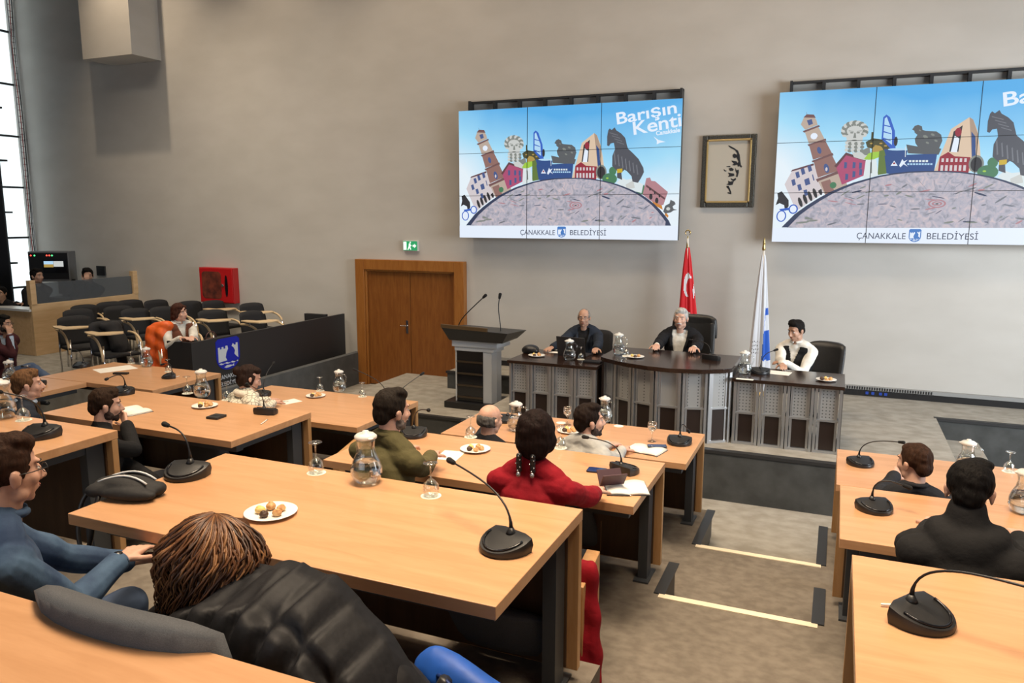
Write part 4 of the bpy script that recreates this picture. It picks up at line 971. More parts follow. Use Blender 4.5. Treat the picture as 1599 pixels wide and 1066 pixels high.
    if jacket:
        garment('shirt', top, .010, .006, .02, neck_g=.006)
        ny = fz+.40*s*k
        def vcut(co):
            lx = co.x-ls((co.z-fz)/s/k)*s; zz = (co.z-fz)/(s*k)
            return co.y > (ly(zz)*s+.02*s) and zz > .02 and abs(lx) < (vopen*max(0, min(1, (zz-.02)/.45)))*s and zz < .56
        garment('jacket', jacket, .026, .016, .035, cut=vcut if vopen else None, skirt=.25, neck_g=.014)
        if vopen:
            lp_ = MB()
            for sd in (-1, 1):
                pts = []
                for q in range(8):
                    zz = .50-.47*q/7; x = sd*(vopen*max(0, min(1, (zz-.02)/.45))+.016); y = ly(zz)+.138-.35*x*x/.09*.1-(.10*max(0, (zz-.38))/.12)
                    pts.append(Vector(((x+ls(zz))*s, y*s, fz+zz*s*k)))
                for q in range(7): lp_.cap(pts[q], pts[q+1], .020*s, .019*s, 8, flat=.5)
            blob('lapels', lp_, jacket, t, .007, 3)
    else: garment('top', top, .016, .010, .025+sleeve, neck_g=.010, skirt=coatlen)
    tr = MB()
    tr.ell(L(0, -.01, .0), (.180*width*s, .14*s, .12*s))
    for hj, kn, an in lg: tr.cap(hj, kn, .092*s, .068*s, 12); tr.cap(kn, an, .066*s, .05*s, 12)
    blob('trousers', tr, legs, t, max(vx, .010), 3, disp=.004)
    sh = MB()
    for hj, kn, an in lg: f2 = an+Vector((0, .14*s, -.055)); sh.cap(an+Vector((0, -.03, -.045)), f2, .042*s, .036*s, 10, flat=.9)
    blob('shoes', sh, BLACK, t, .012, 2)
    # collar
    if isinstance(hood, str) and hood == 'collar':
        c = MB(); ax = (HL(0, -.015, -.05)-nb)
        for q in range(14):
            a = math.radians(-70+320*q/13+90+0); a2 = math.radians(-70+320*(q+1)/13+90)
            if q == 13: break
            f_ = lambda a: nb+ax*.50+Vector((.066*s*math.cos(a), .068*s*math.sin(a)*1.0, .012*s*-math.sin(a)))
            c.cap(f_(a-math.radians(90)+math.pi), f_(a2-math.radians(90)+math.pi), .016*s, .016*s, 8)
        blob('collar', c, top, t, .007, 2)
    # hair
    hm = mat('hair_%d_%d_%d' % tuple(int(x*999) for x in haircol), tuple(x*.55 for x in haircol), .7, scale=70, stretch=(1, 1, .15), col2=tuple(min(1, x*1.0) for x in haircol), bump=.9, detail=8, spec=.12)
    hb = MB()
    def hx(x, y, z, a, b2, c2): hb.ell(HL(x, y, z), (a*s, b2*s, c2*s), Hr, 16, 10)
    hv = min(vx, .007)
    if hair in ('short', 'quiff', 'receding', 'thick', 'comb'):
        zt_ = .004 if hair == 'thick' else 0
        hx(0, -.022, .040, .081+zt_, .094, .086+zt_)
        hx(0, -.068, -.012, .060, .048, .062); 
        for sd in (-1, 1): hx(sd*.064, -.018, .028, .018, .050, .038); hx(sd*.070, .014, .010, .008, .012, .028)
        if hair in ('quiff', 'thick'): hx(0, .040, .092, .060, .040, .030); hx(.02, .010, .108, .055, .05, .026)
        if hair == 'comb': hx(-.01, .020, .098, .062, .058, .026); hx(0, .045, .078, .058, .028, .026)
        if hair == 'short': hx(0, .020, .088, .060, .050, .028)
        blob('hair', hb, hm, t, hv, 2, disp=.0022, dscale=.014)
    elif hair == 'ring':
        for i in range(13):
            a = math.radians(-10+200*i/12); hx(.066*math.cos(a), -.026-.070*math.sin(a), -.006+.006*math.sin(a), .018, .022, .046)
        blob('hair', hb, hm, t, hv, 2, disp=.003, dscale=.012)
    elif hair == 'thin':
        hx(0, -.022, .034, .079, .092, .083); hx(0, -.066, -.014, .058, .046, .055)
        for sd in (-1, 1): hx(sd*.066, -.016, .024, .016, .050, .034)
        blob('hair', hb, hm, t, hv, 2, disp=.002, dscale=.011)
    elif hair in ('bob', 'wavy', 'bun', 'shag'):
        e = .014 if hair == 'bob' else (-.006 if hair == 'bun' else .006)
        hx(0, -.026, .036, .086+e, .098+e, .092+e); hx(0, -.058, -.020, .078+e, .060+e, .085+e)
        for sd in (-1, 1): hx(sd*.066, -.020, -.010, .026+e, .055, .070)
        hx(.02, .024, .080, .058, .046, .034); hx(-.03, .03, .072, .04, .04, .030)
        if hair == 'wavy':
            for sd in (-1, 1): hx(sd*.080, -.03, -.070, .032, .048, .055); hx(sd*.088, .01, .0, .026, .04, .06)
            hx(0, -.085, -.08, .085, .045, .07)
        if hair == 'bun': hx(0, -.125, .03, .045, .04, .042)
        if hair == 'shag':
            for i in range(10): a = math.radians(180+180*i/9); hx(.078*math.cos(a), -.03+.075*math.sin(a), -.050-.008*(i % 3), .026, .026, .038)
        blob('hair', hb, hm, t, hv, 2, disp=.004, dscale=.022)
    if hair == 'wavy':
        pass
    if beard:
        bb = MB(); bc = mat('beard_%d' % int(beard[0]*999), beard[:3], .75, scale=60, noise_amt=.3, bump=.5)
        def bx2(x, y, z, a, b2, c2): bb.ell(HL(x, y, z), (a*s, b2*s, c2*s), Hr, 12, 8)
        if len(beard) > 3 and beard[3] == 'm':
            for sd in (-1, 1): bb.cap(HL(sd*.004, .097, -.047), HL(sd*.028, .085, -.055), .008*s, .006*s, 8)
        else:
            th = .004
            bx2(0, .034, -.072, .049, .051, .040); bx2(0, .066, -.096, .024, .019, .020)
            for sd in (-1, 1): bx2(sd*.050, .014, -.066, .017+th, .032, .032); bx2(sd*.066, .006, -.030, .010, .014, .034); bb.cap(HL(sd*.004, .093, -.048), HL(sd*.027, .082, -.058), .006*s, .006*s, 8)
        bb and blob('beard', bb, bc, t, .005, 1, disp=.002, dscale=.01)
    if glasses:
        g = MB()
        for sd in (-1, 1):
            pts = [HL(sd*.031+.021*math.cos(a), .098, .002+.016*math.sin(a)) for a in np.linspace(0, 2*math.pi, 15)]
            g.tube(pts, .0016*s, 6, cap=False); g.tube([HL(sd*.052, .097, .006), HL(sd*.080, .04, .006), HL(sd*.084, -.015, .004)], .0017*s, 6)
        g.tube([HL(-.010, .099, .004), HL(0, .104, .007), HL(.010, .099, .004)], .0016*s, 6)
        g.build('glasses', glasses, t, True)
    t['_'] = 0; del t['_']
    return t, HL, L, arms, Hr
C = lambda n, c, **k: mat('cloth_'+n, c, k.pop('r', .85), scale=k.pop('sc', 90), noise_amt=k.pop('na', .12), bump=.12, sheen=k.pop('sh', .0), **k)
def C(n, c, **k):
    m = mat('cloth_'+n, c, .85, scale=11, noise_amt=.13, bump=.9, detail=5, spec=.25)
    [x for x in m.node_tree.nodes if x.type == 'BUMP'][0].inputs['Distance'].default_value = .012; return m
CL = dict(black=C('black', (.010, .010, .011)), navy=C('navy', (.016, .022, .034)), suit=C('suit', (.008, .008, .010)), white=C('white', (.66, .64, .58)), wshirt=C('shirt', (.74, .71, .64)), grey=C('grey', (.42, .42, .40)),
          olive=C('olive', (.095, .082, .034)), red=C('red', (.24, .004, .012)), brown=C('brown', (.14, .05, .028)), burg=C('burgundy', (.055, .014, .016)), denim=mat('denim', (.018, .042, .10), .85, scale=9, col2=(.060, .115, .20), bump=.6, detail=9),
          jeans=mat('jeans', (.05, .08, .15), .85, scale=10, col2=(.08, .12, .20), bump=.15, detail=8), dark=C('dark', (.015, .016, .020)), ltblue=C('light_blue', (.40, .50, .62)), teal=C('green_dark', (.02, .03, .03)))
# 1-3 behind the stage desk
hz = PY(912, 496, 9.25)
person('person with thinning grey hair and dark blazer over black shirt, behind the laptop', hz, -82, 'tan', .98, STG, .05, hands=(PY(940, 553, 9.0) if 0 else P(930, 551, zt+.03), P(858, 545, zt+.03)),
       top=CL['black'], jacket=CL['navy'], legs=CL['dark'], hair='thin', haircol=(.30, .27, .24), glasses=BLACK, brows=(.12, .10, .09), hip_drop=.62, vopen=.07)
hz = PY(1063, 497, 9.30)
t_, HL, L, ar, Hr = person('person with white hair and moustache, white shirt and black jacket, in the high backed chair', hz, -90, 'light', 1.06, STG, .04, hyaw=0, hands=(P(1078, 557, ztc+.035), P(1014, 553, ztc+.035)),
       top=CL['wshirt'], jacket=CL['suit'], legs=CL['dark'], hair='comb', haircol=(.62, .60, .56), beard=(.66, .64, .60, 'm'), brows=(.35, .33, .3), hip_drop=.68, vopen=.085, width=1.10)
hz = PY(1243, 516, 9.15)
person('person with short black hair, black vest over white shirt, looking down at papers', hz, -106, 'tan', 1.0, STG, .10, hyaw=-22, hpitch=-14, hands=(P(1226, 566, zt+.04), P(1222, 570, zt+.04)),
       top=CL['wshirt'], legs=CL['dark'], hair='quiff', haircol=(.012, .010, .009), brows=(.02, .015, .012), hip_drop=.66, hood='collar')
def vest(t, hip_h, s, width, lean, m):
    mb = MB(); fz = hip_h
    c = lambda x, y, z: Vector((x*s*width, (y+lean*min(1, max(0, z/.52))**1.2)*s, fz+z*s))
    g = .052
    mb.ell(c(0, 0, .10), ((.155*width+g)*s, (.118+g)*s, .17*s)); mb.ell(c(0, -.005, .31), ((.152*width+g)*s, (.110+g)*s, .19*s)); mb.cap(c(-.105, -.012, .455), c(.105, -.012, .455), .098*s, .098*s, 14)
    def cut(co):
        zz = (co.z-fz)/s; return (zz > .30 and co.y > lean*.6*s and abs(co.x) < (zz-.30)*.30*s) or zz > .56
    return blob('vest', mb, m, t, .008, 3, cut, disp=.003, dscale=.07)
def byname(lbl):
    return [o for o in bpy.data.objects if o.get('label', '').startswith(lbl)][0]
tp = byname('person with short black hair, black vest'); vest(tp, hz.z-.66-STG, .66/.70, 1.06, .10, CL['black'])
# 4 woman with the brown vest
hz = PY(281, 488, 7.85)
hnd = (Vector((-8.02, 7.54, H-1.60)), Vector((-7.95, 7.66, H-1.60)))
tw, HL, L, ar, Hr = person('person with short auburn hair, brown vest over white blouse, behind the black barrier', hz, -18, 'light', 1.04, LFT, .06, hyaw=22, hands=(hnd[1], hnd[0]),
       top=CL['white'], legs=CL['dark'], hair='shag', haircol=(.065, .024, .015), hip_drop=.66, hood='collar', vx=.010)
vest(tw, hz.z-.66-LFT, .66/.70*1.04, 1.06, .06, CL['brown'])
# 5 booth operators
h1 = PY(58, 431, 9.95)
person('person with black hair watching from inside the booth, left of the two operators', h1, -10, 'tan', 1.2, LFT, .04, hyaw=18, top=CL['dark'], legs=CL['dark'], hair='thick', haircol=(.012, .01, .009), vx=.012, hands=(h1+Vector((-.05, -.30, -.50)), h1+Vector((-.25, -.30, -.50))))
h2 = PY(137, 430, 10.5)
person('person in the booth resting a hand on the cheek, right of the two operators', h2, -35, 'tan', 1.2, LFT, .04, hyaw=0, hpitch=-8, top=CL['dark'], legs=CL['dark'], hair='thick', haircol=(.012, .01, .009), vx=.010,
       hands=(h2+Vector((.10, -.10, -.12)), h2+Vector((-.2, -.28, -.50))), nrm=((-.6, .6, .2), (0, 0, -1)), curl=(.8, .3))
# dark seated figure at the curtain
h0 = PY(2, 458, 8.98)
person('person in dark clothes barely visible before the black curtain, at the left edge', h0, -60, 'olive', 1.0, LFT, .05, top=CL['black'], legs=CL['black'], hair='thick', haircol=(.01, .008, .008), vx=.014)
# 6 bearded man with glasses in burgundy jacket
h6 = PY(6, 506, 6.7)
p6 = dict(knees=(((-.10, .44, .50), (-.12, .42, .09)), ((.02, .50, .56), (-.10, .82, .30))))
person('person with glasses and beard in a burgundy jacket, hand at mouth, legs crossed', h6, 8, 'tan', 1.02, LFT-.16, .06, hyaw=12, hands=(h6+Vector((.16, -.35, -.50)), h6+Vector((.14, -.03, -.13))), nrm=((0, 0, -1), (-1, .0, .2)), curl=(.4, .9),
       top=CL['ltblue'], jacket=CL['burg'], legs=CL['jeans'], hair='thick', haircol=(.012, .010, .008), beard=(.02, .013, .01), glasses=BLACK, vx=.009, knees=p6['knees'])
# 7 man with combed ginger hair
h7 = PY(44, 600, 3.85)
person('person with combed ginger hair and light blue collar under a dark top, in profile', h7, 60, 'light', 1.0, T2, .05, hyaw=-6, top=CL['ltblue'], jacket=CL['navy'], legs=CL['dark'], hair='comb', haircol=(.17, .085, .038), brows=(.2, .1, .05), vx=.007, vopen=.05, hood='collar',
       hands=(h7+Vector((.15, .25, -.55)), h7+Vector((.30, .0, -.55))), beard=(.30, .12, .05, 'm'))
# 8 bearded man in black
h8 = PY(166, 632, 3.62)
person('person with dark hair and full beard in black, hand on chin, by the open notebook', h8, 62, 'light', 1.0, T2, .04, hyaw=-8, hpitch=-6, hands=(h8+Vector((.30, .18, -.62)), P(197, 662, TB+.08)), nrm=((0, 0, -1), (-.7, -.2, .5)), curl=(.4, .9),
       top=CL['black'], legs=CL['dark'], hair='comb', haircol=(.035, .018, .010), beard=(.030, .014, .009), vx=.007, fold=.008, poles=((-.5, -.3, -1), (.9, .1, -.7)))
# 9 woman in patterned sweater
h9 = PY(390, 590, 5.12)
def sweater_mat():
    m, N, L, b = nt('patterned_sweater'); tc = N.new('ShaderNodeTexCoord'); mp = N.new('ShaderNodeMapping'); mp.inputs['Scale'].default_value = (1, 1, 1)
    v = N.new('ShaderNodeTexVoronoi'); v.feature = 'DISTANCE_TO_EDGE'; v.inputs['Scale'].default_value = 24
    L.new(tc.outputs['Object'], mp.inputs[0]); L.new(mp.outputs[0], v.inputs['Vector'])
    cr = N.new('ShaderNodeValToRGB'); cr.color_ramp.elements[0].color = (.22, .19, .14, 1); cr.color_ramp.elements[1].color = (.70, .66, .54, 1); cr.color_ramp.elements[0].position = .045; cr.color_ramp.elements[1].position = .065
    L.new(v.outputs['Distance'], cr.inputs[0]); L.new(cr.outputs[0], b.inputs['Base Color']); b.inputs['Roughness'].default_value = .9
    return m
t9, HL9, L9, ar9, Hr9 = person('person in a cream patterned sweater with tied dark hair, writing', h9, 66, 'light', .98, T1, .16, hyaw=-14, hpitch=-22, hands=(P(435, 626, TC+.04), P(452, 625, TC+.04)), top=sweater_mat(), legs=CL['dark'], hair='bun', haircol=(.03, .016, .012), vx=.008, hip_drop=.58, fold=.008, width=1.08)
rl = MB()
for i in range(16):
    a = 2*math.pi*i/16; a2 = 2*math.pi*(i+1)/16; cN = L9(0, .15, .50)+Vector((0, 0, .03))
    f_ = lambda a: cN+Vector((.085*math.cos(a), .075*math.sin(a), .02*math.sin(a)*-1))
    rl.cap(f_(a), f_(a2), .034, .034, 10)
blob('roll_collar', rl, mat('cream_knit', (.70, .66, .54), .9, scale=80, noise_amt=.1, bump=.3), t9, .009, 3)
# 10 man in olive jacket
h10 = PY(613, 641, 3.58)
person('person in an olive jacket with dark hair, seen from behind, writing at the table', h10, 78, 'light', 1.03, T2, .10, hyaw=-14, hpitch=-4, hands=(P(655, 700, TB+.04), P(686, 706, TB+.045)), top=CL['olive'], legs=CL['dark'], hair='thick', haircol=(.022, .016, .012), beard=(.16, .13, .11), vx=.007, fold=.009, width=1.12, hood='collar')
# 11 bald man
h11 = PY(766, 655, 5.22)
person('bald person with a grey fringe of hair, seen from behind in the front row', h11, 84, 'light', 1.02, T1, .10, hyaw=-20, hpitch=-6, hands=(P(760, 668, TC+.04), P(820, 675, TC+.04)), top=CL['dark'], legs=CL['dark'], hair='ring', haircol=(.14, .13, .12), vx=.008, brows=(.2, .18, .16))
# 12 woman in red
h12 = PY(838, 680, 3.42)
t12, HL12, L12, a12, Hr12 = person('person in a long red cardigan with black hair and two braids, seen from behind', h12, 86, 'light', .98, T2, .07, hyaw=12, hpitch=-6, hands=(P(880, 758, TB+.05), P(941, 768, TB+.045)), top=CL['red'], legs=CL['dark'], hair='bob', haircol=(.014, .007, .006), vx=.007, fold=.008, width=1.05, poles=((-.6, -.3, -1), (1.0, -.25, -.35)))
for sx_ in (-.060, .010):
    bd = MB()
    for q in range(5): bd.ell(HL12(sx_, -.115+.002*q, -.085-.018*q), (.015, .015, .016), None, 10, 8)
    br_ = blob('braid', bd, MATS['hair_14_6_5'] if 'hair_14_6_5' in MATS else BLACK, t12, .004, 1)
    c = MB()
    for q in range(5): c.ell(HL12(sx_+.012*math.sin(q*2.4), -.128, -.085-.018*q), (.004, .003, .004), None, 8, 6)
    c.ell(HL12(sx_, -.118, -.178), (.012, .010, .014), None, 10, 8); c.build('beads', mat('bead_silver', (.55, .55, .56), .25, .8), br_, True)
# hanging red skirt of the cardigan
m_ = MB(); q0 = L12(.16, -.06, .08)
for k in range(6):
    x = .14+.035*k; m_.cap(L12(x, -.02+.01*k, .10), Vector((x*1.05+.035, -.10+.02*k, .10)), .035, .036+.008*(k % 2), 10)
blob('cardigan_skirt', m_, CL['red'], t12, .010, 4, disp=.008)
# 13 man in grey top
h13 = PY(921, 657, 5.15)
person('person in a light grey top with dark hair and beard, in the front row', h13, 66, 'light', 1.05, T1, .06, hyaw=-30, hpitch=3, hands=(P(950, 695, TC+.03), P(975, 700, TC+.03)), top=CL['grey'], legs=CL['navy'], hair='thick', haircol=(.020, .012, .009), beard=(.04, .022, .016), vx=.008, hip_drop=.64)
# 14 denim man
h14 = PY(12, 736, 1.62)
t14, HL14, L14, a14, Hr14 = person('person in a blue denim jacket with glasses, in the left foreground', h14, 66, 'light', 1.05, T3, .03, hyaw=12, hpitch=-4, hands=(h14+Vector((-.05, .50, -.55)), P(190, 874, h14.z-.44)), nrm=((0, 0, -1), (0, .1, -1)), curl=(.3, .25),
       top=CL['denim'], legs=CL['jeans'], hair='thick', haircol=(.045, .022, .014), glasses=BLACK, vx=.006, fold=.009, width=1.12, hood='collar', beard=None, poles=((-.5, -.3, -1), (.6, -.7, -.6)))
S, E, Wp = a14[1]; d_ = (Wp-E).normalized(); wb = MB(); aa = d_.cross(Vector((0, 0, 1))).normalized(); bb_ = d_.cross(aa)
wb.tube([Wp-d_*.012+aa*.033*math.cos(g)+bb_*.030*math.sin(g) for g in np.linspace(0, 2*math.pi, 20)], .007, 6, cap=False); wb.ell(Wp-d_*.012-bb_*.036*(1 if bb_.z < 0 else -1), (.018, .018, .008)); wb.build('wristwatch', BLACKG, t14, True)
# 15 curly haired woman
h15 = PY(345, 868, 1.60)
t15, HL15, L15, a15, Hr15 = person('person with wavy brown hair streaked with copper, seen from behind in the foreground', h15, 78, 'light', .98, T3, .04, hyaw=6, hpitch=-6, hands=(None, None), top=CL['dark'], legs=CL['jeans'], hair='wavy', haircol=(.085, .036, .016), vx=.007)
hc = [mat('hair_lock_a', (.055, .022, .010), .5), mat('hair_lock_b', (.14, .055, .020), .45), mat('hair_lock_c', (.30, .14, .055), .45)]
rr = random.Random(5); lk = MB()
for i in range(750):
    a = rr.uniform(-math.pi, math.pi); el = rr.uniform(.1, 1.0)
    sx_, sy_ = math.sin(a), -math.cos(a)
    if sy_ > .55: continue
    p0 = Vector((sx_*.055*el, -.02+sy_*.06*el, .135-.035*el*el)); pts = []
    ph = rr.uniform(0, 6.28); wv = rr.uniform(.006, .022); ln = rr.uniform(.20, .29)
    for q in range(13):
        u = q/12; rad = .055*el+(.140-.055*el)*min(1, (u*2.0))**.6+.012*math.sin(3.1*u); z = .135-.035*el*el-ln*u**1.25
        pts.append(HL15(sx_*rad*.98+wv*math.sin(ph+u*10)*min(1, u*2), -.025+sy_*rad*.92+wv*math.cos(ph+u*9)*min(1, u*2), z))
    lk.tube(pts, [.0013+.0026*math.sin(math.pi*min(1, .12+u_/13)) for u_ in range(13)], 4, mi=rr.choice((0, 0, 1, 1, 1, 2)))
lk.build('hair_locks', hc, t15, True)
# 16 man right, hand on chin
h16 = PY(1427, 722, 5.12)
person('person with short brown hair and black shirt resting chin on hand, front row right block', h16, 100, 'light', 1.02, T1, .08, hyaw=36, hpitch=-4, hands=(P(1398, 742, TC+.10), P(1500, 760, TC+.03)), nrm=((.6, -.4, .6), (0, 0, -1)), curl=(1.0, .3), top=CL['dark'], legs=CL['dark'], hair='short', haircol=(.05, .024, .014), vx=.007, hood='collar', poles=((-.8, .2, -.7), None))
# 17 hooded black coat
h17 = PY(1514, 766, 3.52)
t17, HL17, L17, a17, Hr17 = person('person with black hair in a black coat with lowered hood, seen from behind, right block', h17, 86, 'light', 1.05, T2, .12, hyaw=-6, hpitch=-12, hands=(P(1470, 800, TB+.04), P(1590, 810, TB+.04)), top=CL['black'], legs=CL['dark'], hair='thick', haircol=(.008, .007, .007), vx=.008, width=1.04, fold=.008, hood='collar')
m_ = MB()
for q in range(13):
    a = math.radians(180+180*q/12); a2 = math.radians(180+180*(q+1)/12)
    if q == 12: break
    f_ = lambda a: L17(0, .10, .56)+Vector((.105*math.cos(a), .085*math.sin(a)-.01, -.01+.02*math.sin(a)))
    m_.cap(f_(a), f_(a2), .055, .055, 10)
m_.ell(L17(0, .04, .50), (.14, .10, .10)); m_.cap(L17(0, .07, .50), HL17(0, -.035, -.075), .088, .078, 14); m_.cap(L17(-.16, .04, .45), L17(.16, .04, .45), .085, .085, 14); m_.ell(L17(0, .02, .28), (.21, .14, .24))
blob('hood', m_, CL['black'], t17, .012, 16, disp=.003)
# ------------------------------------------------------------------ seats for the rows
CH0 = bpy.data.objects.new('executive_probe', None)
def seat_for(h, face, zf, lbl, back=.30, top=.92, dx=0, w=.54):
    a = math.radians(face); row_chair(lbl, h.x-math.cos(a)*(back-.10)+dx, h.y-math.sin(a)*(back-.10), zf, a-math.pi/2, top, w)
row_chair('grey upholstered seat back in the foreground beside the dark puffer jacket', -1.585, 1.55, T3, 0, 1.11, .68)
seat_for(h14, 60, T3, 'grey seat of the person in the denim jacket', .34)
seat_for(h8, 70, T2, 'grey seat behind the bearded person in black', .20, .86)
seat_for(h7, 60, T2, 'grey seat of the person with ginger hair', .22, .84)
seat_for(h10, 85, T2, 'grey seat of the person in the olive jacket', .32, .78)
seat_for(h12, 88, T2, 'grey seat of the person in the red cardigan', .28, .60)
seat_for(h9, 80, T1, 'grey seat of the person in the patterned sweater', .28, .74)
seat_for(h11, 88, T1, 'grey seat of the bald person in the front row', .30, .66)
seat_for(h13, 80, T1, 'grey seat of the person in the light grey top', .26, .66)
seat_for(h16, 92, T1, 'grey seat of the person resting chin on hand, right block', .28, .66)
seat_for(h17, 88, T2, 'grey seat of the person in the black coat, right block', .30, .60)
def plain_chair(lbl, x, y, zf, rz, top, w, m, high=False):
    t = thing('office_chair', lbl, 'chair', (x, y, zf), rz)
    b = MB(); back_shape(b, w, .50, top, -.24, .12, .07, .05); b.build('backrest', m, t, True)
    if high:
        b = MB(); back_shape(b, w*1.02, top-.26, top+.01, -.335, .01, .11, .05); b.build('headrest', m, t, True)
    b = MB(); b.box(-w/2+.02, w/2-.02, -.24, .24, .42, .50); b.build('seat', m, t, bevel=.03)
    b = MB(); b.tube([(0, 0, .08), (0, 0, .42)], .03, 10)
    for k in range(5):
        a = 2*math.pi*k/5; b.cap((0, 0, .09), (.28*math.cos(a), .28*math.sin(a), .06), .022, .016, 8); b.ell((.28*math.cos(a), .28*math.sin(a), .03), (.028, .028, .028))
    b.build('base', BLACKM, t, True)
    return t
p = PY(1078, 494, 9.62); plain_chair('high backed black leather chair behind the white haired man', p.x, 9.38, STG, math.radians(172), p.z-STG, .56, LEATH, True)
p = PY(1277, 536, 9.45); plain_chair('black office chair behind the man in the vest', p.x-.02, 9.28, STG, math.radians(160), p.z-STG, .48, LEATH)
p = PY(925, 516, 9.55); plain_chair('black chair mostly hidden behind the man with the laptop', p.x, 9.40, STG, math.radians(176), p.z-STG-.02, .46, BFAB)
# orange jacket on the seated woman's chair
q = byname('person with short auburn').location
tablet_chair('writing chair of the woman in the brown vest, hung with an orange jacket', q.x+.02, q.y-.0, LFT, math.radians(-128), False)
m_ = MB(); c0 = PY(243, 518, 7.62)
m_.cap((c0.x, c0.y, c0.z+.04), (c0.x+.16, c0.y+.06, c0.z+.08), .09, .08, 12); m_.cap((c0.x-.02, c0.y, c0.z), (c0.x-.12, c0.y-.04, LFT+.24), .11, .12, 12); m_.cap((c0.x+.12, c0.y+.02, c0.z+.0), (c0.x+.12, c0.y+.0, LFT+.2), .10, .12, 12)
m_.cap((c0.x-.09, c0.y-.05, LFT+.5), (c0.x-.10, c0.y-.05, LFT+.12), .08, .05, 12)
o = blob('orange_jacket', m_, mat('orange_nylon', (.75, .12, .015), .5, scale=20, noise_amt=.08, bump=.2), None, .014, 4, disp=.014); tag(o, 'bright orange jacket hung over the chair left of the black barrier', 'jacket')
# ------------------------------------------------------------------ table objects
def mic(lbl, px, py, zt, head, hY=None, yaw=0, s=1.0, cable=None, grp='table microphones'):
    """conference microphone: rounded side towards local -y, flat back towards +y"""
    p = P(px, py, zt); rz = math.radians(yaw)
    t = thing('table_microphone', lbl, 'microphone', p, rz, grp)
    out = [(-.092, .055), (-.096, .02)]+[(-.096*math.cos(a), .02-.105*math.sin(a)) for a in np.linspace(.15, math.pi-.15, 15)]+[(.096, .02), (.092, .055), (.05, .068), (-.05, .068)]
    out = [(x*s, y*s) for x, y in out]
    hz_ = lambda y: (.020+.034*max(0, min(1, (y/s+.085)/.15)))*s
    b = MB(); n = len(out)
    V = [(x*.95, y*.95, 0) for x, y in out]+[(x, y, hz_(y)*.55) for x, y in out]+[(x*.96, y*.96, hz_(y)) for x, y in out]+[(x*.82, y*.80, hz_(y)+.003*s) for x, y in out]
    Fc = [tuple(range(n))[::-1]]
    for j in range(3): Fc += [(j*n+i, j*n+(i+1) % n, (j+1)*n+(i+1) % n, (j+1)*n+i) for i in range(n)]
    Fc.append(tuple(3*n+i for i in range(n))); b.add(V, Fc[::1]); bs = b.build('base', BLACK, t, auto=50)
    b = MB(); tr = [(x*.80, y*.80-.002, hz_(y)+.0045*s) for x, y in out[1:18]]; b.tube(tr, .0045*s, 6); b.build('glossy_trim', BLACKG, bs, True)
    b = MB(); b.lathe([(.020*s, 0), (.016*s, .008*s), (.009*s, .022*s)], 14, (0, .040*s, hz_(.04*s))); b.build('socket', BLACK, bs, True)
    st = Vector((0, .040*s, hz_(.04*s)+.018*s))
    if head:
        Hw = PY(head[0], head[1], hY if hY else p.y+.1)
        hl = Matrix.Rotation(-rz, 3, 'Z') @ (Hw-p)
        r = random.Random(int(px)); pts = bez([st, st+Vector((0, .0, .13*s)), st.lerp(hl, .6)+Vector((0, .0, .05)), hl], 16)
        nk = MB(); nk.tube(pts, [.008*s, .006*s]+[.0038*s]*(len(pts)-2), 8); g = nk.build('gooseneck', BLACK, t, True)
        d = (pts[-1]-pts[-2]).normalized(); m_ = MB(); m_.cap(hl, hl+d*.030*s, .010*s, .0125*s, 12); m_.build('foam_head', FOAM, g, True)
    if cable:
        c = MB(); c.tube([Vector((0, .06*s, .012))+Vector((cable*.03*math.sin(q*.8), .012*q*s, -.004)) for q in range(6)], .004, 6); c.build('cable', mat('cable_white', (.75, .75, .73), .5), t, True)
    return t
mic('large black microphone nearest the camera on the near table, gooseneck leaning left', 786, 858, TA, (708, 722), 2.75, -20, 1.08)
mic('black microphone on the near table behind the striped pouch', 290, 744, TA, (262, 664), 2.75, 12, 1.12, .5)
mic('black microphone seen from its flat back on the table at the left edge', 62, 682, TA, (2, 612), 2.75, 10, 1.12)
mic('black microphone beside the bearded person and the open notebook', 190, 615, TB, (168, 591), 4.5, 0, 1.1)
mic('black microphone with white pen before it, corner of the middle left table', 417, 645, TB, (387, 600), 4.3, 190, 1.0)
mic('black microphone on the far left table beside the paper sheet, by the chairs', 126, 573, TC, (110, 545), 6.6, 0, 1.05)
mic('small black microphone near the end of the far left table, before the barrier', 264, 590, TC, (256, 568), 6.3, -30, .95, .6)
mic('black microphone on the side wing at the left edge, above the ginger head', 57, 602, TC, (36, 572), 5.2, 30, .95)
mic('black microphone on the front left table whose neck crosses the door foot', 600, 628, TC, (557, 578), 6.2, 0, 1.0)
mic('black microphone at the right end of the front left table, head against the steps', 611, 650, TC, (657, 585), 6.1, 175, 1.0)
mic('black microphone in front of the person in the olive jacket', 645, 681, TB, (668, 640), 4.3, 20, 1.05)
mic('black microphone with white cable beside the phone of the person in red', 977, 736, TB, (918, 683), 4.5, 150, 1.0, .8)
mic('black microphone at the right end of the front table before the stage', 1060, 693, TC, (1074, 671), 6.2, 0, 1.05)
mic('black microphone near the bald person in the front row', 790, 658, TC, None, None, 0, 1.0)
mic('black microphone at the corner of the front right table', 1345, 726, TC, (1404, 690), 6.0, 30, 1.0, .5)
mic('black microphone on the middle right table left of the black coat', 1367, 797, TB, (1412, 758), 4.45, 30, 1.0)
mic('black microphone nearest the camera on the right block', 1441, 972, TA, (1610, 918), 2.45, 55, 1.08, .8)
mic('black microphone on the stage desk in front of the man in the vest', 1187, 583, zt, (1209, 547), 8.4, 0, 1.05)
mic('black microphone box on the curved desk before the white haired man', 1112, 561, ztc, (1081, 531), 8.5, 160, 1.05)
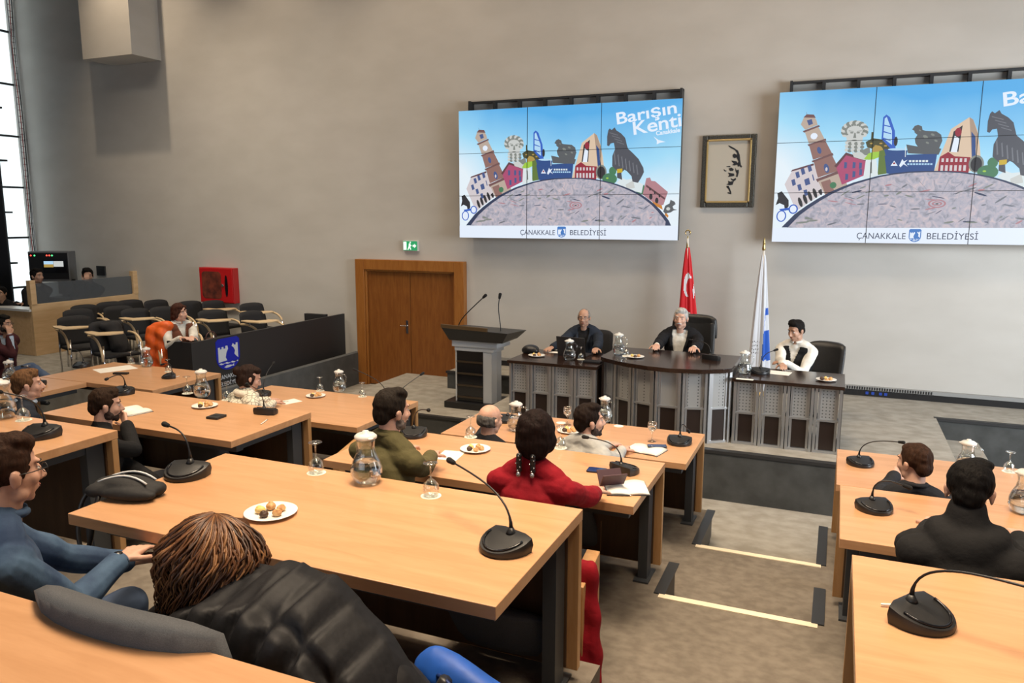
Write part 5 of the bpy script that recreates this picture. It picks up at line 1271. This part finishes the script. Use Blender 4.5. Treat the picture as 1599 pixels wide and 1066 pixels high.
mic('black microphone on the front left table beside the sweater sleeve, head on the barrier', 408, 618, TC, (426, 568), 6.3, 0, .95)
def pitcher(lbl, px, py, zt, s=1.0, yaw=180, water=.55):
    p = P(px, py, zt); t = thing('water_pitcher', lbl, 'pitcher', p, math.radians(yaw), 'lidded glass water pitchers')
    prof = [(.045, .0), (.062, .015), (.074, .045), (.074, .075), (.062, .110), (.045, .145), (.040, .175), (.045, .215)]
    pr = []
    for i in range(len(prof)-1):
        for q in range(3): a = prof[i]; c = prof[i+1]; u = q/3; pr.append((a[0]+(c[0]-a[0])*u, a[1]+(c[1]-a[1])*u))
    pr.append(prof[-1]); pr = [(r*s, z*s) for r, z in pr]
    outer = pr; inner = [(max(r-.003*s, .002), z if k else .006*s) for k, (r, z) in enumerate(pr)][::-1]
    b = MB(); b.lathe(outer+inner, 28); b.build('glass_body', GLASS, t, True)
    hw = water*.20*s; wp = [(max(r-.0042*s, .002), z+ (.007*s if k == 0 else 0)) for k, (r, z) in enumerate(pr) if z < hw]
    rl = np.interp(hw, [z for r, z in pr], [r for r, z in pr])-.0042*s; wp.append((rl, hw))
    b = MB(); b.lathe(wp, 28); b.build('water', WATER, t, True)
    b = MB(); pts = bez([(.043*s, 0, .195*s), (.105*s, 0, .215*s), (.105*s, 0, .13*s), (.066*s, 0, .10*s)], 12); b.tube(pts, .0065*s, 8); b.build('handle', GLASS, t, True)
    b = MB(); b.lathe([(.046*s, .213*s), (.052*s, .216*s), (.052*s, .226*s), (.040*s, .236*s), (.016*s, .240*s), (.014*s, .250*s), (.001, .252*s)], 24)
    b.ell((-.04*s, 0, .222*s), (.022*s, .018*s, .007*s)); b.build('lid', LID, t, True)
    return t
for a in [('lidded glass water pitcher on the near table, largest in the photo', 573, 753, TA, 1.02, 150), ('lidded glass pitcher beside the two inverted glasses on the middle left table', 316, 619, TB, 1.0, 160),
          ('lidded glass pitcher on the front left table before the door', 530, 611, TC, .95, 0), ('lidded glass pitcher on the far left table next to the orange jacket', 230, 572, TC, .98, 170),
          ('glass pitcher at the left edge beside the ginger haired person', 6, 652, TA, 1.0, 180), ('lidded glass pitcher between the bald person and the person in red', 806, 672, TC, 1.05, 20),
          ('glass pitcher partly hidden behind the head of the person in the grey top', 944, 658, TC, .95, 0), ('lidded glass pitcher on the front right table behind the black coat', 1508, 738, TC, 1.0, 0),
          ('glass pitcher cut off by the right edge on the middle right table', 1597, 800, TB, 1.0, 0), ('lidded glass pitcher before the laptop on the left stage desk', 889, 562, zt, 1.0, 0),
          ('lidded glass pitcher at the left end of the raised curved desk', 966, 553, ztc, 1.0, 0), ('lidded glass pitcher at the left end of the right stage desk', 1162, 583, zt, 1.0, 0),
          ('glass pitcher on the side wing at the left edge', 16, 596, TC, 1.0, 0)]: pitcher(*a)
def glass(lbl, px, py, zt, s=1.0, up=False):
    p = P(px, py, zt); t = thing('stemmed_glass', lbl, 'glass', p, 0, 'stemmed water glasses')
    prof = [(.030, 0), (.034, .025), (.030, .050), (.016, .068), (.0045, .076), (.0035, .10), (.0045, .125), (.012, .134), (.030, .138), (.030, .140), (.0, .142)]
    if up: prof = [(r, .142-z) for r, z in prof][::-1]
    prof = [(r*s, z*s+.0015) for r, z in prof]
    b = MB()
    if up: b.lathe([(.030*s, 0), (.030*s, .003), (.004*s, .012*s), (.0035*s, .06*s), (.012*s, .072*s), (.030*s, .09*s), (.034*s, .115*s), (.031*s, .14*s), (.0295*s, .14*s), (.0325*s, .115*s), (.0285*s, .092*s), (.004*s, .075*s)], 22)
    else: b.lathe([(.031*s, .0015), (.035*s, .026*s), (.031*s, .050*s), (.016*s, .067*s), (.0045*s, .076*s), (.0036*s, .10*s), (.0046*s, .128*s), (.030*s, .138*s), (.030*s, .141*s), (.001, .142*s), (.001, .074*s), (.014*s, .062*s), (.0285*s, .049*s), (.0330*s, .026*s), (.0293*s, .0015)], 22)
    b.build('goblet', GLASS, t, True)
    if up:
        w_ = MB(); w_.lathe([(.006*s, .0765*s), (.0275*s, .0935*s), (.0315*s, .112*s), (.001, .1125*s)], 20); w_.build('water', WATER, t, True)
    else:
        c = MB(); c.lathe([(.042*s, 0), (.042*s, .0012)], 24); c.build('coaster', COAST, t)
    return t
for a in [('inverted glass on a paper coaster, left of the large pitcher on the near table', 494, 738, TA, 1.12), ('inverted glass on a coaster right of the large pitcher on the near table', 673, 774, TA, 1.12),
          ('inverted glass before the ginger haired person at the left edge', 37, 656, TA, 1.1), ('inverted glass left of the pitcher on the middle left table', 293, 614, TB, 1.1), ('inverted glass right of the pitcher on the middle left table', 355, 624, TB, 1.1),
          ('inverted glass left of the pitcher on the front left table', 500, 610, TC, 1.05), ('inverted glass right of the pitcher on the front left table', 566, 619, TC, 1.05), ('inverted glass left of the pitcher on the far left table', 205, 567, TC, 1.05),
          ('inverted glass in front of the black barrier on the far left table', 263, 580, TC, 1.05), ('inverted glass left of the snack plate before the bald person', 735, 682, TB, 1.1),
          ('inverted glass beside the face of the person in red', 875, 699, TB, 1.1), ('inverted glass in front of the laptop on the left stage desk', 907, 561, zt, 1.05), ('inverted glass beside the pitcher on the raised curved desk', 949, 552, ztc, 1.0) if 0 else ('inverted glass right of the pitcher on the raised curved desk', 978, 555, ztc, 1.0),
          ('inverted glass on the front right table near the right edge', 1575, 736, TC, 1.05), ('inverted glass on the table wing at the left edge beside the seated man in burgundy', 45, 590, TC, 1.05)]: glass(*a)
glass('upright stemmed glass of water behind the person in red', 886, 663, TC, 1.15, True); glass('upright stemmed glass of water near the right microphone of the front table', 1018, 689, TC, 1.15, True)
for lb, px, py, z in (('round paper coaster alone on the front table near the grey top', 966, 665, TC), ('round paper coaster beside the snack plate on the front table', 876, 660, TC)):
    b = MB(); b.lathe([(.042, 0), (.042, .0015)], 24); tag(b.build('coaster', COAST, loc=P(px, py, z)), lb, 'coaster', 'loose paper coasters')
def plate(lbl, px, py, zt, r=.105, items=5, seed=0, grp=None):
    p = P(px, py, zt); b = MB(); b.lathe([(r*.5, 0), (r*.62, .002), (r*.95, .013), (r, .016), (r*.97, .0175), (r*.62, .006), (.001, .005)], 32)
    t = b.build('snack_plate', WHITE, smooth=True, loc=p); tag(t, lbl, 'plate', 'white snack plates')
    rr_ = random.Random(seed)
    for k in range(items):
        a = 2*math.pi*k/items+seed; rad = r*.40 if items > 1 else 0
        m_ = MB(); rs_ = .017+rr_.uniform(0, .004)
        m_.ell((0, 0, rs_*.72), (rs_*1.15, rs_*1.05, rs_*.80), None, 12, 8); m_.ell((rs_*.2, 0, rs_*1.2), (rs_*.7, rs_*.6, rs_*.5), None, 10, 6)
        kind = ('bun', 'bun', 'bun', 'yellow', 'choc')[(k+seed) % 5]
        o = m_.build('pastry', dict(bun=PASTRY, yellow=PASTY2, choc=CHOC)[kind], smooth=True, loc=(p.x+rad*math.cos(a), p.y+rad*math.sin(a), p.z+.006), rotz=a)
        tag(o, dict(bun='browned bite sized pastry', yellow='yellow bite sized pastry', choc='dark chocolate covered pastry')[kind]+' on '+lbl.replace('white plate of', 'the plate of'), 'pastry', 'bite sized pastries')
plate('white plate of five pastries on the near table', 423, 803, TA, .112, 5, 1)
plate('white plate of pastries on the middle left table', 320, 635, TB, .105, 5, 2)
plate('white plate of pastries on the front left table', 493, 619, TC, .10, 5, 3)
plate('white plate of pastries beside the olive jacket', 742, 703, TB, .105, 5, 4)
plate('white plate of pastries beside the grey top', 889, 674, TC, .105, 5, 5)
plate('white plate of pastries on the left stage desk', 838, 556, zt, .10, 4, 6)
plate('white plate of pastries on the curved desk', 992, 558, ztc, .10, 3, 7)
plate('white plate of pastries on the right stage desk', 1290, 594, zt, .10, 4, 8)
def sheet(lbl, px, py, zt, w, d, rot, m=PAPER, h=.0015, nm='paper_sheet', cat='paper'):
    b = MB(); b.box(-w/2, w/2, -d/2, d/2, 0, h); o = b.build(nm, m, loc=P(px, py, zt), rotz=math.radians(rot)); return tag(o, lbl, cat)
sheet('long white sheet of paper on the far left table', 180, 576, TC, .30, .42, -22)
sheet('white note paper under the hand of the person in olive', 703, 711, TB, .15, .20, 8)
sheet('white papers before the man in the vest on the stage desk', 1216, 582, zt, .24, .20, -8)
sheet('white napkin by the laptop on the left stage desk', 868, 550, zt, .16, .10, 10, nm='napkin', cat='napkin')
sheet('white napkin left of the plate on the curved desk', 978, 556, ztc, .09, .08, 20, nm='napkin', cat='napkin')
sheet('white note sheet under the writing hand in the patterned sleeve', 452, 627, TC, .16, .20, -20)
sheet('black closed case lying on the far left table', 189, 584, TC, .17, .05, 20, BLACK, .02, 'glasses_case', 'case')
sheet('white booklet at the front edge of the right stage desk', 1163, 592, zt, .17, .06, 0, nm='booklet', cat='booklet')
def phone(lbl, px, py, zt, rot, w=.075, d=.15, scr=(.02, .03, .08)):
    t = thing('mobile_phone', lbl, 'phone', P(px, py, zt), math.radians(rot))
    b = MB(); b.prism(rounded(w, d, .012), 0, .008); b.build('case', BLACK, t); b = MB(); b.prism(rounded(w*.92, d*.95, .008), .008, .0086); b.build('screen', mat('phone_glass_%d' % px, scr, .06), t)
phone('dark phone lying on the notebook near the front right microphone', 1026, 697, TC+.012, -70, scr=(.02, .04, .12))
phone('dark phone flat on the table between the red sleeve and the microphone', 932, 735, TB, -86, .09, .12, scr=(.02, .04, .14))
t = thing('square_case', 'square black case lying on the middle left table', 'case', P(338, 652, TB), math.radians(5))
b = MB(); b.prism(rounded(.11, .12, .01), 0, .018); b.build('body', BLACK, t, bevel=.003); b = MB(); b.box(-.054, .054, -.002, .002, .018, .0195); b.build('seam', BLACKM, t)
t = thing('dark_folio', 'dark grey folded folio by the microphone on the stage desk', 'folio', P(926, 566, zt), 0); b = MB(); b.box(-.11, .10, -.05, .06, 0, .02); b.build('cover', CL['dark'], t, bevel=.004)
def notebook(lbl, px, py, zt, rot, w=.15, d=.21):
    t = thing('open_notebook', lbl, 'notebook', P(px, py, zt), math.radians(rot))
    b = MB(); b.box(-w-.006, w+.006, -d/2-.005, d/2+.005, 0, .003); b.build('cover', BLACK, t)
    for s in (-1, 1):
        b = MB(); n = 8; pts = [(s*w*i/n, .003+.016*math.sin(math.pi*min(1, (i/n)*.75+.12))) for i in range(n+1)]
        V = [(x, y, z) for y in (-d/2, d/2) for x, z in pts]+[(x, y, .003) for y in (-d/2, d/2) for x, z in pts]
        k = n+1; Fc = []
        for i in range(n):
            f = [(i, i+1, k+i+1, k+i), (2*k+i, 3*k+i, 3*k+i+1, 2*k+i+1), (i, 2*k+i, 2*k+i+1, i+1), (k+i, k+i+1, 3*k+i+1, 3*k+i)]
            Fc += f
        Fc.append((n, k+n, 3*k+n, 2*k+n)); b.add(V, Fc); b.build('page_block', PAPER, t, True)
    return t
notebook('open notebook with blank pages beside the bearded person', 205, 642, TB, -14, .15, .20)
notebook('open notebook with cream pages before the person in the grey top', 1008, 703, TC, -12, .14, .20)
notebook('open notebook under the arm of the person in red', 978, 763, TB, 22, .12, .22)
t = thing('wallet_phone', 'dark purple wallet cover standing like a tent on the open notebook', 'phone cover', P(955, 758, TB+.02), math.radians(-52))
for s in (-1, 1):
    b = MB(); M3 = Matrix.Rotation(math.radians(s*35), 3, 'Y'); b.obox((s*.028, 0, .045), (.008, .15, .095), M3); b.build('cover', mat('wallet_purple', (.06, .022, .03), .5), t, bevel=.002)
def pen(lbl, px, py, zt, rot, c, l=.14):
    t = thing('pen', lbl, 'pen', P(px, py, zt+.005), math.radians(rot)); m = mat('pen_%d' % px, c, .3)
    b = MB(); b.cap((-l/2, 0, 0), (l*.38, 0, 0), .0045, .0045, 8); bb = b.build('barrel', m, t, True); b = MB(); b.cap((l*.40, 0, 0), (l/2, 0, 0), .004, .001, 8); b.build('tip', CHROME, t, True)
pen('white pen lying before the microphone on the middle left table', 413, 658, TB, 110, (.75, .72, .62))
pen('black pen beside the notebook of the person in red', 968, 773, TB, 20, (.02, .02, .02))
t = thing('eyeglasses', 'folded dark rimmed eyeglasses on the front left table by the writing hand', 'eyeglasses', P(434, 634-3, TC), math.radians(15))
b = MB()
for s in (-1, 1): b.tube([(s*.032+.024*math.cos(a), 0, .022+.018*math.sin(a)) for a in np.linspace(0, 6.28, 16)], .002, 6, cap=False)
b.tube([(-.008, 0, .025), (.008, 0, .025)], .002, 6); b.build('rims', BLACK, t, True); b = MB(); b.tube([(.056, 0, .03), (.05, .13, .004)], .002, 6); b.build('temple', BLACK, t, True)
# laptop
t = thing('laptop', 'open dark laptop facing the man at the left stage desk', 'laptop', P(893, 556, zt), math.radians(-4))
b = MB(); b.box(-.18, .18, -.01, .22, 0, .016); b.build('keyboard_deck', BLACK, t, bevel=.003); M3 = Matrix.Rotation(math.radians(14), 3, 'X')
b = MB(); b.obox((0, -.035, .125), (.36, .008, .235), M3); lid = b.build('lid', mat('laptop_lid', (.03, .028, .028), .4), t, bevel=.003)
# black cap / case on desk
m_ = MB(); m_.ell((0, 0, .05), (.105, .085, .055)); m_.cap((-.06, -.02, .035), (.06, -.02, .035), .05, .05)
p = P(829, 551, zt); o = blob('camera_case', m_, BLACK, None, .008, 3, loc=p); tag(o, 'rounded black case at the left end of the stage desk', 'case')
# pouch with white stripes and strap
p = P(200, 775, TA); t = thing('belt_pouch', 'black pouch with two white stripes and a dangling strap on the near table', 'pouch', p, math.radians(14))
m_ = MB(); m_.cap((-.13, -.03, .035), (.12, .03, .035), .05, .05, 14, flat=.7); m_.ell((-.02, .02, .05), (.16, .075, .04)); m_.ell((.02, -.04, .03), (.15, .05, .032))
blob('body', m_, mat('pouch_nylon', (.010, .010, .011), .75, scale=60, noise_amt=.2, bump=.15), t, .008, 3, disp=.004)
for yy, zz in ((.052, .086), (-.018, .088)):
    b = MB(); b.tube([(-.13+.03*q, yy+.02*math.sin(q*.4), zz+.008*math.sin(q*.35)-.0012*(q-4)**2) for q in range(9)], .0045, 6); b.build('white_piping', mat('piping_white', (.75, .75, .75), .5), t, True)
b = MB(); pts = bez([(-.15, .0, .03), (-.24, -.02, .03), (-.22, -.10, -.10), (-.20, -.12, -.30), (-.13, -.12, -.36), (-.10, -.12, -.20), (-.09, -.13, .0), (-.10, -.04, .03)], 22)
b.tube(pts, .011, 6); b.build('strap', BLACK, t, True)
# handbag on barrier shelf
p = Vector((-7.95, 8.25, z1-.14)); q = PY(326, 520, 8.0)
t = thing('handbag', 'small brown handbag resting behind the barrier edge right of the seated woman', 'handbag', Vector((-8.0, q.y+.05, z1-.14)), math.radians(80))
m_ = MB(); m_.cap((-.10, 0, .05), (.10, 0, .05), .055, .05); m_.ell((0, 0, .06), (.13, .07, .06)); blob('body', m_, mat('bag_brown', (.07, .022, .015), .45), t, .010, 3)
b = MB(); b.tube(bez([(-.09, 0, .09), (-.08, 0, .24), (.08, 0, .24), (.09, 0, .09)], 12), .008, 6); b.build('handle', MATS['bag_brown'], t, True)
# blue bag in the foreground
p = PY(705, 1050, 1.75); t = thing('blue_bag', 'bright blue rucksack on the floor under the near table, bottom edge', 'bag', Vector((p.x+.09, p.y+.04, T3)), math.radians(-18))
hh_ = PY(700, 1018, 1.79).z-T3
m_ = MB()
for q in range(7): m_.cap((-.13-.012*q, -.02, .08+(hh_-.16)*q/6), (.15-.020*q, .0, .08+(hh_-.20)*q/6), .085-.005*q, .085-.004*q, 14)
m_.cap((-.06, -.08, .10), (.07, -.09, .10), .07, .07, 12); m_.cap((-.07, -.07, hh_-.22), (.06, -.08, hh_-.26), .05, .055, 12)
blob('body', m_, mat('blue_nylon', (.010, .085, .42), .55, scale=12, noise_amt=.15, bump=.15), t, .010, 5, disp=.016)
b = MB(); b.tube(bez([(-.08, -.08, hh_-.05), (-.17, -.12, hh_-.2), (-.15, -.12, .3), (-.12, -.1, .1)], 12), .020, 8); b.build('shoulder_strap', BLACK, t, True)
b = MB(); b.tube(bez([(-.14, -.06, hh_-.07), (-.04, -.10, hh_-.02), (.04, -.10, hh_-.10), (.10, -.08, hh_-.20)], 12), .006, 6); b.build('zip', mat('zip_navy', (.01, .03, .14), .4), t, True)
# dark puffer jacket over the woman's seat
t = thing('puffer_jacket', 'black quilted puffer jacket draped over the seat in the foreground', 'jacket', (-1.22, 1.50, T3), 0)
TOP = [(-.56, .93), (-.46, .985), (-.36, 1.035), (-.20, 1.085), (-.08, 1.108), (.03, 1.085), (.10, 1.045), (.20, .955), (.32, .82), (.44, .66), (.54, .48)]
xs_ = [a for a, b_ in TOP]; zs_ = [b_ for a, b_ in TOP]
NU, NV = 150, 120; V = np.zeros(((NU+1)*(NV+1), 3)); k = 0
for j in range(NV+1):
    v = j/NV
    for i in range(NU+1):
        u = -.56+1.10*i/NU; zt_ = float(np.interp(u, xs_, zs_)); zt_ += .006*math.sin(u*40)
        dn = v*(zt_-.12)
        x = u*(1+.10*v); rx = (u+.02)/.58; y = -.17*math.sqrt(max(0, 1-rx*rx))*(1-math.exp(-dn/.05))*1.0 - .03*math.sin(u*7+v*3)*v + .10*(1-min(1, dn/.03))
        # quilting seams: arcs falling towards the sides, plus two upright seams
        w_ = (u*(1+.5*dn)+.25*dn+.01*math.sin(dn*14))/.095; d1 = min(abs(w_-round(w_))*.095, abs(dn-.045-.02*math.sin(u*6)), abs(dn-.20-.05*u))
        puff = .030*(1-math.exp(-(d1/.018)**2)); puff *= min(1, .35+dn/.06)
        puff += .005*math.sin(u*70+math.sin(dn*40)*1.5)*math.exp(-(d1/.025)**2)
        V[k] = (x, y-puff*.9, zt_-dn+puff*.9); k += 1
Fc = [(j*(NU+1)+i, (j+1)*(NU+1)+i, (j+1)*(NU+1)+i+1, j*(NU+1)+i+1) for j in range(NV) for i in range(NU)]
b = MB(); b.add(V.tolist(), Fc); o = b.build('shell', mat('puffer_nylon', (.012, .012, .014), .58, scale=60, noise_amt=.2, bump=.08, spec=.25), t, True)
md = o.modifiers.new('thick', 'SOLIDIFY'); md.thickness = .03; md.offset = -1
m_ = MB(); m_.cap((.20, .06, .84), (.36, .10, .62), .085, .08, 14); m_.cap((.36, .10, .62), (.44, .06, .34), .08, .065, 14)
blob('sleeve', m_, MATS['puffer_nylon'], t, .010, 3, disp=.008)
